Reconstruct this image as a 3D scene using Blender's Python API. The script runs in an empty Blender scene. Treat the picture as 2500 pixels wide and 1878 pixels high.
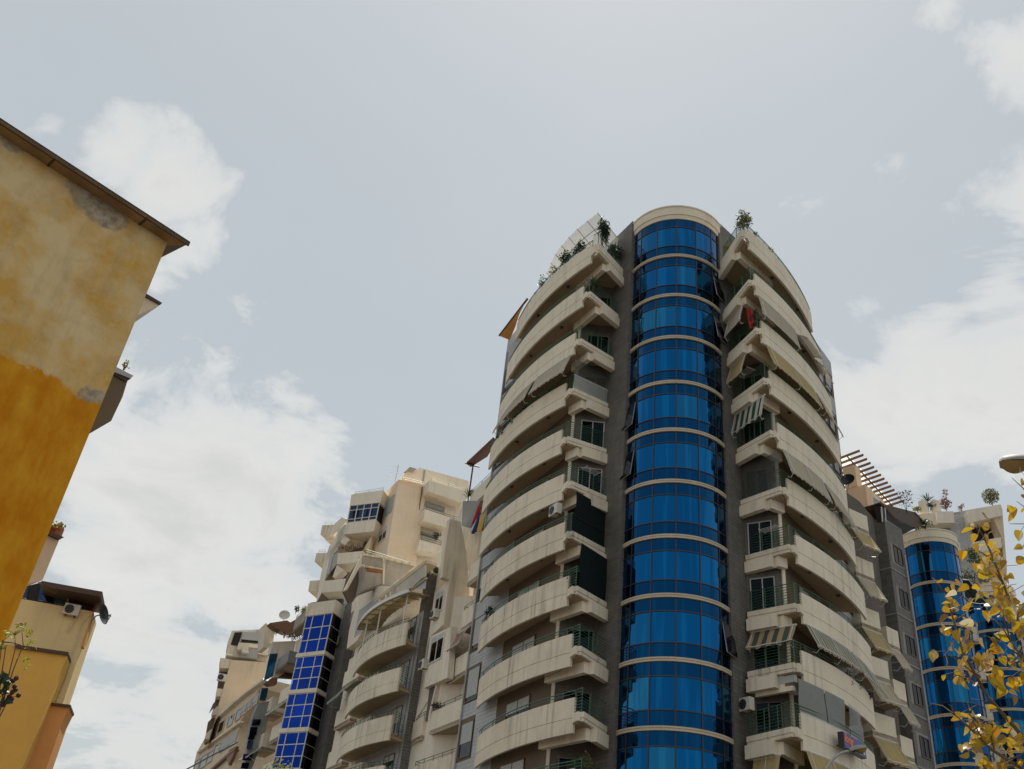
import bpy, math, random
from mathutils import Vector, Matrix
random.seed(7)
scene = bpy.context.scene
col = scene.collection
PI = math.pi
R = math.radians

# ------------------------------------------------------------------ camera
IW, IH, FPX = 2500.0, 1878.0, 2300.0
VX, VY = 1659.2, -2469.7                      # vanishing point of the verticals in the photograph
_u = Vector((VX - IW/2, VY - IH/2, FPX)).normalized()
_n = (Vector((0, 0, 1)) - _u * _u.z).normalized()
_r = _n.cross(_u)
if _r.x < 0: _r = -_r
EYE = Vector((0, 0, 1.6))
cam = bpy.data.cameras.new('camera'); camo = bpy.data.objects.new('camera', cam); col.objects.link(camo)
ax = [Vector((_r[i], _n[i], _u[i])) for i in range(3)]
mx = Matrix((( ax[0].x, -ax[1].x, -ax[2].x), (ax[0].y, -ax[1].y, -ax[2].y), (ax[0].z, -ax[1].z, -ax[2].z))).to_4x4()
mx.translation = EYE
camo.matrix_world = mx
cam.sensor_width = 36; cam.lens = FPX / IW * 36; cam.clip_start = 0.05; cam.clip_end = 6000
scene.camera = camo

def ray(px, py):
    c = Vector(((px - IW/2)/FPX, (py - IH/2)/FPX, 1.0))
    return Vector((c.dot(_r), c.dot(_n), c.dot(_u)))
def atz(px, py, z):
    d = ray(px, py); return EYE + d * ((z - EYE.z)/d.z)
def atd(px, py, D):
    d = ray(px, py); return EYE + d * (D/math.hypot(d.x, d.y))
def atpl(px, py, P, d2):
    d = ray(px, py); nn = Vector((-d2[1], d2[0]))
    t = (nn.x*P[0] + nn.y*P[1])/(nn.x*d.x + nn.y*d.y)
    return EYE + d*t

# ------------------------------------------------------------------ light
SUN_EL, SUN_AZ = 71.0, 6.0                    # degrees; azimuth clockwise from +Y (ahead of the camera)
w = bpy.data.worlds.new('World'); scene.world = w; w.use_nodes = True
nt = w.node_tree; nt.nodes.clear()
class NT:
    def __init__(s, t): s.t = t
    def n(s, k, **kw):
        nd = s.t.nodes.new(k)
        for a, b in kw.items(): setattr(nd, a, b)
        return nd
    def l(s, a, b): s.t.links.new(a, b)
    def math(s, op, a, b=None, c=None, clamp=False):
        nd = s.n('ShaderNodeMath', operation=op, use_clamp=clamp)
        for i, v in enumerate((a, b, c)):
            if v is None: continue
            if isinstance(v, (int, float)): nd.inputs[i].default_value = v
            else: s.l(v, nd.inputs[i])
        return nd.outputs[0]
    def vmath(s, op, a, b=None):
        nd = s.n('ShaderNodeVectorMath', operation=op)
        for i, v in enumerate((a, b)):
            if v is None: continue
            if isinstance(v, (tuple, list, Vector)): nd.inputs[i].default_value = tuple(v)
            else: s.l(v, nd.inputs[i])
        return nd
    def mix(s, f, a, b, blend='MIX'):
        nd = s.n('ShaderNodeMix', data_type='RGBA', blend_type=blend)
        for i, v in ((0, f), (6, a), (7, b)):
            if isinstance(v, (int, float)): nd.inputs[i].default_value = v
            elif isinstance(v, (tuple, list)): nd.inputs[i].default_value = (*v[:3], 1)
            else: s.l(v, nd.inputs[i])
        return nd.outputs[2]
    def ramp(s, f, stops):
        nd = s.n('ShaderNodeValToRGB')
        el = nd.color_ramp.elements
        while len(el) < len(stops): el.new(0.5)
        for e, (p, c) in zip(el, stops):
            e.position = p; e.color = (c, c, c, 1) if isinstance(c, (int, float)) else (*c, 1)
        s.l(f, nd.inputs[0]); return nd.outputs[0]
    def noise(s, vec, scale, detail=4, rough=.55, dim='3D', dist=0.0):
        nd = s.n('ShaderNodeTexNoise', noise_dimensions=dim)
        if vec is not None: s.l(vec, nd.inputs['Vector'])
        nd.inputs['Scale'].default_value = scale; nd.inputs['Detail'].default_value = detail
        nd.inputs['Roughness'].default_value = rough; nd.inputs['Distortion'].default_value = dist
        return nd.outputs['Fac']
T = NT(nt)
sky = T.n('ShaderNodeTexSky', sky_type='NISHITA')
sky.sun_disc = False; sky.sun_elevation = R(SUN_EL); sky.sun_rotation = R(SUN_AZ)
sky.altitude = 100; sky.air_density = 1.3; sky.dust_density = 1.2; sky.ozone_density = 1.0
tc = T.n('ShaderNodeTexCoord')
D = T.vmath('NORMALIZE', tc.outputs['Generated']).outputs[0]
sep = T.n('ShaderNodeSeparateXYZ'); T.l(D, sep.inputs[0])
zz = T.math('ADD', T.math('MAXIMUM', sep.outputs[2], 0.0), 0.22)
pl = T.n('ShaderNodeCombineXYZ')
T.l(T.math('DIVIDE', sep.outputs[0], zz), pl.inputs[0]); T.l(T.math('DIVIDE', sep.outputs[1], zz), pl.inputs[1])
nz = T.noise(pl.outputs[0], 4.6, 12, .62, dist=.35)
nz2 = T.noise(pl.outputs[0], 1.1, 5, .55)
# cloud banks: directions of the cumulus seen over the street, plus a general scatter all round the sky
blobs = [(285, 380, .060, .80), (385, 455, .066, .82), (440, 590, .055, .62), (600, 770, .050, .5), (640, 830, .04, .4), (120, 300, .06, .45),
         (520, 1120, .14, 1.0), (400, 1280, .17, 1.1), (640, 1180, .10, .95), (690, 1330, .11, .9), (300, 1500, .18, .9), (560, 1450, .16, .8), (330, 640, .06, .6), (250, 980, .10, .7),
         (2490, 130, .055, .9), (2450, 690, .10, .9), (2310, 880, .12, .95), (2180, 1000, .10, .9), (2480, 880, .14, .95), (2500, 540, .07, .8), (2400, 1000, .10, .8),
         (2300, 20, .03, .4), (420, 1750, .20, .7), (900, 1350, .12, .3)]
cov = None
for bx, by, br, bw in blobs:
    d = ray(bx, by).normalized()
    dp = T.vmath('DISTANCE', D, d).outputs['Value']
    m = T.math('MULTIPLY', T.math('SUBTRACT', 1.0, T.math('DIVIDE', dp, br*1.25), clamp=True), bw)
    cov = m if cov is None else T.math('MAXIMUM', cov, m)
# scatter for the rest of the sky (everything that the camera's quarter does not show)
fwd = ray(IW/2, IH/2).normalized()
away = T.math('SUBTRACT', 1.0, T.ramp(T.vmath('DISTANCE', D, fwd).outputs['Value'], [(0.62, 1.0), (0.95, 0.0)]))
scat = T.math('MULTIPLY', T.ramp(nz2, [(.42, 0.0), (.62, .8)]), away)
cov = T.math('MAXIMUM', cov, scat)
dens = T.math('ADD', T.math('MULTIPLY', cov, .85), T.math('MULTIPLY', T.math('SUBTRACT', nz, .63), 2.0))
mask = T.ramp(dens, [(0.0, 0.0), (.06, .20), (.19, .64), (.44, 1.0)])
veil = T.ramp(nz2, [(.30, .0), (.8, .22)])
mask = T.math('MAXIMUM', mask, veil)
# thin high haze whitens the blue of the clear sky
elev = T.math('MAXIMUM', sep.outputs[2], 0.0)
hz = T.ramp(elev, [(0.0, .88), (.35, .81), (.9, .78)])
HAZE = (3.50, 3.74, 3.68)
skyc = T.mix(hz, sky.outputs[0], HAZE)
shade = T.ramp(T.noise(pl.outputs[0], 2.2, 6, .6), [(.34, 0.0), (.66, 1.0)])
cloudc = T.mix(T.math('MULTIPLY', T.ramp(dens, [(.05, 0.0), (.75, 1.0)]), T.math('SUBTRACT', 1.0, T.math('MULTIPLY', shade, .5))), (5.75, 5.75, 5.58), (4.15, 4.24, 4.20))
fin = T.mix(mask, skyc, cloudc)
bg = T.n('ShaderNodeBackground'); T.l(fin, bg.inputs[0]); bg.inputs[1].default_value = 0.10
wo = T.n('ShaderNodeOutputWorld'); T.l(bg.outputs[0], wo.inputs[0])

sun = bpy.data.lights.new('sun', 'SUN'); sun.energy = 4.0; sun.angle = R(0.6); sun.color = (1.0, .93, .82)
suno = bpy.data.objects.new('sun', sun); col.objects.link(suno)
sd = Vector((math.cos(R(SUN_EL))*math.sin(R(SUN_AZ)), math.cos(R(SUN_EL))*math.cos(R(SUN_AZ)), math.sin(R(SUN_EL))))
suno.rotation_euler = sd.to_track_quat('Z', 'Y').to_euler(); suno.location = sd*120
scene.view_settings.view_transform = 'Standard'; scene.view_settings.look = 'None'
scene.view_settings.exposure = 0.54; scene.view_settings.gamma = 1.0; scene.view_settings.use_curve_mapping = False

# ------------------------------------------------------------------ materials
MATS = {}
def new_mat(name):
    m = bpy.data.materials.new(name); m.use_nodes = True
    t = NT(m.node_tree); b = m.node_tree.nodes['Principled BSDF']
    MATS[name] = m
    return m, t, b
def plaster(name, base, var=.10, streak=.0, stain=(.16, .14, .11), rough=.85, scale=1.0, bump=.10, island=0.0):
    m, t, b = new_mat(name)
    g = t.n('ShaderNodeNewGeometry'); pos = g.outputs['Position']
    n1 = t.noise(pos, .55*scale, 6, .6); n2 = t.noise(pos, 5*scale, 4, .6)
    hi = tuple(min(1, c*(1+var)) for c in base); lo = tuple(c*(1-var*1.3) for c in base)
    c = t.mix(t.ramp(n1, [(.3, 0.0), (.7, 1.0)]), lo, hi)
    c = t.mix(t.math('MULTIPLY', t.ramp(n2, [(.42, 0.0), (.75, 1.0)]), .22), c, tuple(x*.72 for x in base))
    if streak:
        mp = t.n('ShaderNodeMapping'); t.l(pos, mp.inputs[0]); mp.inputs['Scale'].default_value = (2.6, 2.6, .16)
        s1 = t.noise(mp.outputs[0], 1.0, 6, .65)
        s2 = t.noise(pos, .33, 4, .5)
        f = t.math('MULTIPLY', t.ramp(s1, [(.50, 0.0), (.72, 1.0)]), t.ramp(s2, [(.40, .15), (.66, 1.0)]))
        c = t.mix(t.math('MULTIPLY', f, streak), c, stain)
    if island:
        ri = g.outputs['Random Per Island']
        c = t.mix(t.math('MULTIPLY', ri, island), c, tuple(x*.55 for x in base))
    t.l(c, b.inputs['Base Color']); b.inputs['Roughness'].default_value = rough
    b.inputs['Specular IOR Level'].default_value = .25
    bp = t.n('ShaderNodeBump'); bp.inputs['Strength'].default_value = bump; bp.inputs['Distance'].default_value = .02
    t.l(t.noise(pos, 26*scale, 4, .6), bp.inputs['Height']); t.l(bp.outputs[0], b.inputs['Normal'])
    return m
def simple(name, base, rough=.5, metal=0.0, var=.15, scale=4, spec=.5):
    m, t, b = new_mat(name)
    g = t.n('ShaderNodeNewGeometry')
    c = t.mix(t.noise(g.outputs['Position'], scale, 4), tuple(x*(1-var) for x in base), tuple(min(1, x*(1+var)) for x in base))
    t.l(c, b.inputs['Base Color']); b.inputs['Roughness'].default_value = rough; b.inputs['Metallic'].default_value = metal
    b.inputs['Specular IOR Level'].default_value = spec
    return m
plaster('cream', (.79, .70, .56), .06, .48)
plaster('cream_clean', (.81, .71, .56), .05, .18)
plaster('cream_dirty', (.74, .65, .515), .10, .9)
plaster('soffit', (.43, .33, .21), .10, .22)  # darker than the cream parapets: underside shade is put into the colour
plaster('white_wall', (.80, .72, .59), .06, .35)
plaster('peach', (.82, .60, .41), .05, .16)
plaster('peach_pale', (.82, .66, .48), .05, .22)
plaster('beige', (.70, .57, .41), .07, .40)
plaster('grey_tile', (.175, .162, .145), .10, .12, bump=.02, rough=.55, island=.5)  # grey of the tile, deepened to carry the shade of the end-wall recesses
plaster('grey_tile_light', (.47, .475, .475), .07, .14, bump=.02, rough=.5, island=.3)  # same tile as grey_tile, with its stronger sky light put into the colour
plaster('grey_wall', (.30, .295, .285), .10, .3)
plaster('concrete', (.40, .36, .30), .14, .6)
plaster('inner_wall', (.17, .128, .088), .10, .25)  # brown wall paint, darkened so the colour holds the balcony recess shade
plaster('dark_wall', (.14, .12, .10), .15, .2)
plaster('band_tan', (.56, .475, .36), .08, .3)
simple('green_rail', (.030, .115, .060), .35)
simple('green_rail_light', (.30, .42, .30), .45)
simple('dark_metal', (.045, .045, .05), .4, .6)
simple('white_metal', (.66, .65, .62), .4)
simple('grey_metal', (.34, .34, .34), .45, .5)
simple('white_frame', (.72, .71, .68), .4)
simple('brown_frame', (.10, .065, .045), .5)
simple('shutter', (.52, .50, .46), .6)
simple('shutter_grey', (.42, .42, .41), .6)
simple('frame_dark', (.17, .165, .155), .5)
simple('red_steel', (.085, .020, .014), .5)
simple('wood_brown', (.20, .095, .045), .6)
simple('wood_dark', (.075, .040, .025), .6)
simple('ac_white', (.62, .58, .50), .5)
simple('black', (.012, .012, .014), .5)
simple('terracotta', (.36, .12, .05), .8)
simple('orange_cloth', (.62, .14, .02), .8)
simple('red_cloth', (.50, .025, .02), .8)
simple('blue_cloth', (.03, .05, .22), .8)
simple('yellow_cloth', (.62, .42, .10), .8)
simple('white_cloth', (.75, .74, .72), .8)
simple('bark', (.12, .085, .055), .9, var=.4, scale=14)
simple('asphalt', (.10, .10, .10), .9)
simple('paving', (.062, .058, .052), .85, var=.12, scale=1.2)
simple('rooftile', (.22, .10, .055), .85, var=.35, scale=3)
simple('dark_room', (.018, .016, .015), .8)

def cloth(name, base, stripe=None, axis='uv', scale=3.0, trans=.35, rough=.85):
    m, t, b = new_mat(name)
    uv = t.n('ShaderNodeUVMap')
    s = t.n('ShaderNodeSeparateXYZ'); t.l(uv.outputs[0], s.inputs[0])
    g = t.n('ShaderNodeNewGeometry')
    c = t.mix(t.noise(g.outputs['Position'], 2.2, 5), tuple(x*.84 for x in base), tuple(min(1, x*1.08) for x in base))
    if stripe:
        fr = t.math('FRACT', t.math('MULTIPLY', s.outputs[0], scale))
        c = t.mix(t.math('GREATER_THAN', fr, .5), c, stripe)
    nt_ = m.node_tree
    t.l(c, b.inputs['Base Color']); b.inputs['Roughness'].default_value = rough; b.inputs['Specular IOR Level'].default_value = .15
    tr = t.n('ShaderNodeBsdfTranslucent'); t.l(c, tr.inputs[0])
    mxs = t.n('ShaderNodeMixShader'); mxs.inputs[0].default_value = trans
    t.l(b.outputs[0], mxs.inputs[1]); t.l(tr.outputs[0], mxs.inputs[2])
    t.l(mxs.outputs[0], nt_.nodes['Material Output'].inputs[0])
    return m
cloth('awn_beige', (.60, .52, .38), (.565, .485, .345), scale=2.2)
cloth('awn_cream', (.62, .55, .42))
cloth('awn_yellow', (.60, .47, .24), (.56, .43, .20), scale=2.0)
cloth('awn_green_white', (.62, .57, .46), (.035, .10, .07), scale=1.9)
cloth('awn_brown_green', (.55, .40, .24), (.10, .12, .10), scale=1.8)
cloth('awn_stripe_fine', (.58, .53, .42), (.26, .25, .20), scale=4.0)
cloth('awn_pale_green', (.42, .46, .40), (.33, .38, .34), scale=5.0)
cloth('awn_red_stripe', (.50, .36, .30), (.36, .20, .17), scale=5.0)
cloth('screen_grey', (.33, .34, .32), trans=.25)
cloth('screen_dark', (.008, .015, .015), trans=.05)
cloth('canopy_white', (.80, .80, .76), trans=.65)

def glassmat(name, tint, rough=.03, random_amt=.25, dark=(.002, .006, .014), wav=.006, curtain=.0):
    """reflective tinted curtain-wall glass"""
    m, t, b = new_mat(name)
    oi = t.n('ShaderNodeObjectInfo')
    r = oi.outputs['Random']
    c = t.mix(t.math('MULTIPLY', r, random_amt), tint, tuple(x*.62 for x in tint))
    cur = t.math('MULTIPLY', t.ramp(t.math('FRACT', t.math('MULTIPLY', r, 7.31)), [(.62, 0.0), (.9, 1.0)]), curtain)
    c = t.mix(cur, c, (tint[0]+.015, tint[1]*1.55, tint[2]*1.05))
    t.l(c, b.inputs['Base Color']); b.inputs['Metallic'].default_value = .94; b.inputs['Roughness'].default_value = rough
    g = t.n('ShaderNodeNewGeometry')
    bp = t.n('ShaderNodeBump'); bp.inputs['Strength'].default_value = wav; bp.inputs['Distance'].default_value = .3
    t.l(t.noise(g.outputs['Position'], .9, 2, .4), bp.inputs['Height']); t.l(bp.outputs[0], b.inputs['Normal'])
    return m
glassmat('glass_blue', (.002, .098, .275), .035, .40, curtain=.8)
glassmat('glass_blue_spandrel', (.002, .048, .135), .06, .25)
glassmat('glass_royal', (.003, .036, .30), .03, .9)
glassmat('glass_dark', (.009, .011, .014), .04, .3)
glassmat('glass_skyblue', (.10, .30, .55), .15, .2)
glassmat('glass_navy', (.035, .055, .115), .08, .6)
glassmat('glass_grey', (.16, .18, .19), .07, .5)
def clear_glass(name, tint, alpha):
    m, t, b = new_mat(name)
    b.inputs['Base Color'].default_value = (*tint, 1); b.inputs['Roughness'].default_value = .08
    b.inputs['Alpha'].default_value = alpha; b.inputs['Specular IOR Level'].default_value = .6
    return m
clear_glass('plastic_sheet', (.10, .10, .085), .55)
clear_glass('canopy_glass', (.80, .82, .79), .42)

def leafmat(name, cols, trans=.45, rough=.45):
    m, t, b = new_mat(name)
    oi = t.n('ShaderNodeObjectInfo'); g = t.n('ShaderNodeNewGeometry')
    ri = t.math('FRACT', t.math('ADD', oi.outputs['Random'], g.outputs['Random Per Island']))
    nd = t.n('ShaderNodeValToRGB'); el = nd.color_ramp.elements
    while len(el) < len(cols): el.new(.5)
    for i, c in enumerate(cols):
        el[i].position = i/(len(cols)-1); el[i].color = (*c, 1)
    t.l(ri, nd.inputs[0])
    c = t.mix(t.math('MULTIPLY', t.ramp(t.noise(g.outputs['Position'], 30, 4), [(.45, 0.0), (.7, 1.0)]), .35), nd.outputs[0], tuple(x*.5 for x in cols[0]))
    t.l(c, b.inputs['Base Color']); b.inputs['Roughness'].default_value = rough
    tr = t.n('ShaderNodeBsdfTranslucent'); t.l(c, tr.inputs[0])
    mxs = t.n('ShaderNodeMixShader'); mxs.inputs[0].default_value = trans
    t.l(b.outputs[0], mxs.inputs[1]); t.l(tr.outputs[0], mxs.inputs[2])
    t.l(mxs.outputs[0], m.node_tree.nodes['Material Output'].inputs[0])
    return m
leafmat('leaf_gold', [(.46, .25, .008), (.54, .33, .012), (.44, .33, .015), (.36, .16, .010), (.56, .37, .018), (.26, .12, .012), (.60, .54, .36)], .42, .34)  # pale cream last stop paints sunlit highlights onto some of the leaves
leafmat('leaf_lime', [(.20, .22, .03), (.30, .28, .03), (.12, .16, .03), (.38, .34, .05)])
leafmat('leaf_green', [(.035, .075, .022), (.05, .10, .03), (.025, .055, .02), (.08, .12, .035)], .3)
leafmat('leaf_dark', [(.016, .036, .018), (.03, .06, .025), (.012, .028, .014)], .25)
leafmat('leaf_rust', [(.20, .085, .03), (.28, .13, .04), (.15, .06, .025)], .3)
leafmat('leaf_olive', [(.13, .13, .045), (.18, .17, .06), (.09, .10, .04)], .3)

PATCHES = []                                   # centres and radii of bared render, filled in before the wall is made
def patches(t, pos, c):
    for (cx, r_) in PATCHES:
        dd = t.math('DIVIDE', t.vmath('DISTANCE', pos, cx).outputs['Value'], r_)
        e = t.math('ADD', dd, t.math('MULTIPLY', t.math('SUBTRACT', t.noise(pos, 3.2, 7, .68), .5), 1.1))
        f = t.ramp(e, [(.80, 1.0), (1.0, 0.0)])
        mc = t.mix(t.ramp(t.noise(pos, 5.5, 6, .7), [(.40, 0.0), (.62, 1.0)]), (.24, .185, .13), (.46, .385, .30))
        c = t.mix(t.math('MULTIPLY', f, .72), c, mc)
    return c
def yellow_wall():
    m, t, b = new_mat('yellow_wall')
    g = t.n('ShaderNodeNewGeometry'); pos = g.outputs['Position']
    s = t.n('ShaderNodeSeparateXYZ'); t.l(pos, s.inputs[0])
    n1 = t.noise(pos, .75, 7, .62); n2 = t.noise(pos, 2.6, 6, .6)
    up = t.mix(t.ramp(n1, [(.40, 0.0), (.60, 1.0)]), (.60, .34, .075), (.69, .515, .27))
    up = t.mix(t.math('MULTIPLY', t.ramp(n2, [(.48, 0.0), (.68, 1.0)]), .35), up, (.40, .275, .14))
    mpd = t.n('ShaderNodeMapping'); t.l(pos, mpd.inputs[0]); mpd.inputs['Scale'].default_value = (3.0, 3.0, .25)
    up = t.mix(t.math('MULTIPLY', t.ramp(t.noise(mpd.outputs[0], 1.3, 7, .7), [(.50, 0.0), (.70, 1.0)]), .30), up, (.34, .255, .15))
    up = t.mix(t.math('MULTIPLY', t.ramp(t.noise(pos, 9, 6, .7), [(.50, 0.0), (.72, 1.0)]), .28), up, (.62, .50, .32))
    mp = t.n('ShaderNodeMapping'); t.l(pos, mp.inputs[0]); mp.inputs['Scale'].default_value = (1.6, 1.6, .7)
    n3 = t.noise(mp.outputs[0], 1.5, 6, .65)
    lowc = t.mix(t.ramp(n3, [(.38, 0.0), (.66, 1.0)]), (.53, .185, .004), (.66, .32, .022))
    up = patches(t, pos, up)
    zb = t.math('ADD', s.outputs[2], t.math('MULTIPLY', t.math('SUBTRACT', t.noise(pos, 1.7, 7, .7), .5), .9))
    f = t.ramp(t.math('SUBTRACT', zb, 10.52), [(.45, 0.0), (.50, .75), (.60, 1.0)])
    c = t.mix(f, lowc, up)
    t.l(c, b.inputs['Base Color']); b.inputs['Roughness'].default_value = .9; b.inputs['Specular IOR Level'].default_value = .15
    bp = t.n('ShaderNodeBump'); bp.inputs['Strength'].default_value = .2; bp.inputs['Distance'].default_value = .03
    t.l(t.math('ADD', t.noise(pos, 14, 6, .65), t.math('MULTIPLY', f, .5)), bp.inputs['Height']); t.l(bp.outputs[0], b.inputs['Normal'])
ZE = 15.6
_cw = atz(1128/2.771, 250+960/2.771, ZE-.25); _e0 = atz(0, 250+95/2.771, ZE); _e1 = atz(1270/2.771, 250+925/2.771, ZE)
_ed = Vector((_e1.x-_e0.x, _e1.y-_e0.y)).normalized()
PATCHES += [(tuple(atpl(px_, py_, (_cw.x, _cw.y), _ed)), r_) for px_, py_, r_ in ((215, 470, .50), (250, 505, .52), (275, 525, .40), (35, 345, .30), (240, 985, .34), (215, 965, .22))]
yellow_wall()
plaster('mortar_patch', (.36, .29, .205), .40, 0, scale=3, bump=.6)
plaster('yellow_far', (.72, .43, .10), .06, .25)
plaster('yellow_pale', (.78, .61, .32), .06, .25)
plaster('orange_far', (.66, .32, .11), .07, .25)

# ------------------------------------------------------------------ mesh helpers
ORG = {}
class MB:
    def __init__(s): s.v = []; s.f = []; s.uv = {}
    def add(s, vs, fs):
        o = len(s.v); s.v += [Vector(p) for p in vs]; s.f += [tuple(i+o for i in q) for q in fs]; return s
    def quad(s, a, b, c, d): return s.add([a, b, c, d], [(0, 1, 2, 3)])
    def ext(s, pts, vec):
        """closed prism: outline pts moved along vec"""
        n = len(pts); vec = Vector(vec); pts = [Vector(p) for p in pts]
        return s.add(pts + [p+vec for p in pts], [tuple(range(n))[::-1], tuple(range(n, 2*n))] + [(i, (i+1) % n, n+(i+1) % n, n+i) for i in range(n)])
    def obox(s, o, a, b, c):
        o, a, b, c = Vector(o), Vector(a), Vector(b), Vector(c)
        return s.ext([o, o+a, o+a+b, o+b], c)
    def plan(s, pts, z0, z1):
        return s.ext([Vector((p[0], p[1], z0)) for p in pts], (0, 0, z1-z0))
    def wallseg(s, a, b, z0, z1, t, back=None):
        """vertical slab from plan a to b; t thickness to the left of a->b"""
        a, b = Vector((a[0], a[1])), Vector((b[0], b[1])); d = (b-a).normalized(); nn = Vector((-d.y, d.x))*t
        return s.plan([a, b, b+nn, a+nn], z0, z1)
    def tube(s, path, r, n=6, r2=None):
        path = [Vector(p) for p in path]; m = len(path); o = len(s.v); up0 = Vector((0, 0, 1))
        for i, p in enumerate(path):
            d = (path[min(i+1, m-1)] - path[max(i-1, 0)]).normalized()
            u = up0 if abs(d.z) < .95 else Vector((1, 0, 0))
            x = d.cross(u).normalized(); y = x.cross(d)
            rr = r if r2 is None else r + (r2-r)*i/(m-1)
            for k in range(n):
                a = 2*PI*k/n; s.v.append(p + (x*math.cos(a) + y*math.sin(a))*rr)
        for i in range(m-1):
            for k in range(n):
                s.f.append((o+i*n+k, o+i*n+(k+1) % n, o+(i+1)*n+(k+1) % n, o+(i+1)*n+k))
        s.f.append(tuple(o+k for k in range(n))[::-1]); s.f.append(tuple(o+(m-1)*n+k for k in range(n)))
        return s
    def sweep(s, path, prof, side=1):
        """sweep closed profile [(offset to side, z)] along plan path"""
        path = [Vector((p[0], p[1])) for p in path]; m = len(path); k = len(prof); o = len(s.v)
        for i, p in enumerate(path):
            d = (path[min(i+1, m-1)] - path[max(i-1, 0)]).normalized(); nn = Vector((-d.y, d.x))*side
            for q in prof: s.v.append(Vector((p.x+nn.x*q[0], p.y+nn.y*q[0], q[1])))
        for i in range(m-1):
            for j in range(k):
                a, b = o+i*k+j, o+i*k+(j+1) % k
                s.f.append((a, b, b+k, a+k))
        s.f.append(tuple(o+j for j in range(k))[::-1]); s.f.append(tuple(o+(m-1)*k+j for j in range(k)))
        return s
    def disc(s, c, r, h, n=16, axis=(0, 0, 1)):
        a = Vector(axis).normalized(); x = a.orthogonal().normalized(); y = a.cross(x); c = Vector(c)
        return s.ext([c + (x*math.cos(2*PI*i/n) + y*math.sin(2*PI*i/n))*r for i in range(n)], a*h)
    def grid(s, rows, uvs=None):
        """rows: list of lists of points -> sheet; uv u along row"""
        nr, nc = len(rows), len(rows[0]); o = len(s.v)
        for i, rw in enumerate(rows):
            for j, p in enumerate(rw):
                s.v.append(Vector(p)); s.uv[len(s.v)-1] = (uvs[i][j] if uvs else (j/(nc-1), i/(nr-1)))
        for i in range(nr-1):
            for j in range(nc-1):
                s.f.append((o+i*nc+j, o+i*nc+j+1, o+(i+1)*nc+j+1, o+(i+1)*nc+j))
        return s

def org_of(o): return ORG.get(o.name, Vector((0, 0, 0))) if o else Vector((0, 0, 0))
def obj(name, mb, mat, parent=None, smooth=False, loc=None):
    o0 = Vector(loc) if loc is not None else org_of(parent)
    me = bpy.data.meshes.new(name); me.from_pydata([v-o0 for v in mb.v], [], mb.f)
    if mb.uv:
        ul = me.uv_layers.new(name='UVMap')
        for lp in me.loops: ul.data[lp.index].uv = mb.uv.get(lp.vertex_index, (0, 0))
    me.materials.append(MATS[mat]); me.update()
    if smooth:
        for p in me.polygons: p.use_smooth = True
    o = bpy.data.objects.new(name, me); col.objects.link(o)
    if parent: o.parent = parent
    if loc is not None and parent is None: o.location = o0
    ORG[o.name] = o0
    return o
def inst(src, name, parent, loc, rz=0, rx=0, ry=0, scale=None):
    o = bpy.data.objects.new(name, src); col.objects.link(o); o.parent = parent
    o.location = Vector(loc) - org_of(parent); o.rotation_euler = (rx, ry, rz)
    if scale: o.scale = scale
    ORG[o.name] = Vector(loc)
    return o
def root(name, label, cat, loc, group=None):
    o = bpy.data.objects.new(name, None); col.objects.link(o); o.location = loc; o.empty_display_size = .3
    o['label'] = label; o['category'] = cat
    if group: o['group'] = group
    ORG[o.name] = Vector(loc); return o
def tag(o, label, cat, group=None):
    o['label'] = label; o['category'] = cat
    if group: o['group'] = group
    return o
def v2(a, b, t): return (a[0]+(b[0]-a[0])*t, a[1]+(b[1]-a[1])*t)
def arc(a, b, sag, n=14, side=1):
    """plan arc from a to b bulging by sag to the given side of a->b"""
    a, b = Vector(a[:2]), Vector(b[:2]); d = b-a; nn = Vector((-d.y, d.x)).normalized()*side
    return [(a + d*(i/n) + nn*(sag*4*(i/n)*(1-i/n))).to_tuple() for i in range(n+1)]
def offs(path, o, side=1):
    out = []; m = len(path)
    for i, p in enumerate(path):
        d = (Vector(path[min(i+1, m-1)]) - Vector(path[max(i-1, 0)])).normalized(); out.append((p[0]-d.y*o*side, p[1]+d.x*o*side))
    return out
def tiles(a, b, z0, z1, tw=.42, th=.21, gap=.014, proud=.015, holes=(), side=1, mb=None):
    """tiles laid on the plan line a->b; side: which side of a->b is outside"""
    mb = mb or MB(); a, b = Vector(a[:2]), Vector(b[:2]); L = (b-a).length; d = (b-a)/L; nn = Vector((-d.y, d.x))*side*proud
    nx = max(1, round(L/tw)); nz = max(1, round((z1-z0)/th)); w = L/nx; h = (z1-z0)/nz
    for k in range(nz):
        for i in range(nx):
            x0, x1 = i*w+gap/2, (i+1)*w-gap/2; y0, y1 = z0+k*h+gap/2, z0+(k+1)*h-gap/2
            if any(x1 > q[0] and x0 < q[1] and y1 > q[2] and y0 < q[3] for q in holes): continue
            p, q = a+d*x0, a+d*x1
            mb.add([(p.x, p.y, y0), (q.x, q.y, y0), (q.x, q.y, y1), (p.x, p.y, y1),
                    (p.x+nn.x, p.y+nn.y, y0), (q.x+nn.x, q.y+nn.y, y0), (q.x+nn.x, q.y+nn.y, y1), (p.x+nn.x, p.y+nn.y, y1)],
                   [(4, 5, 6, 7), (0, 1, 5, 4), (1, 2, 6, 5), (2, 3, 7, 6), (3, 0, 4, 7)])
    return mb
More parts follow.
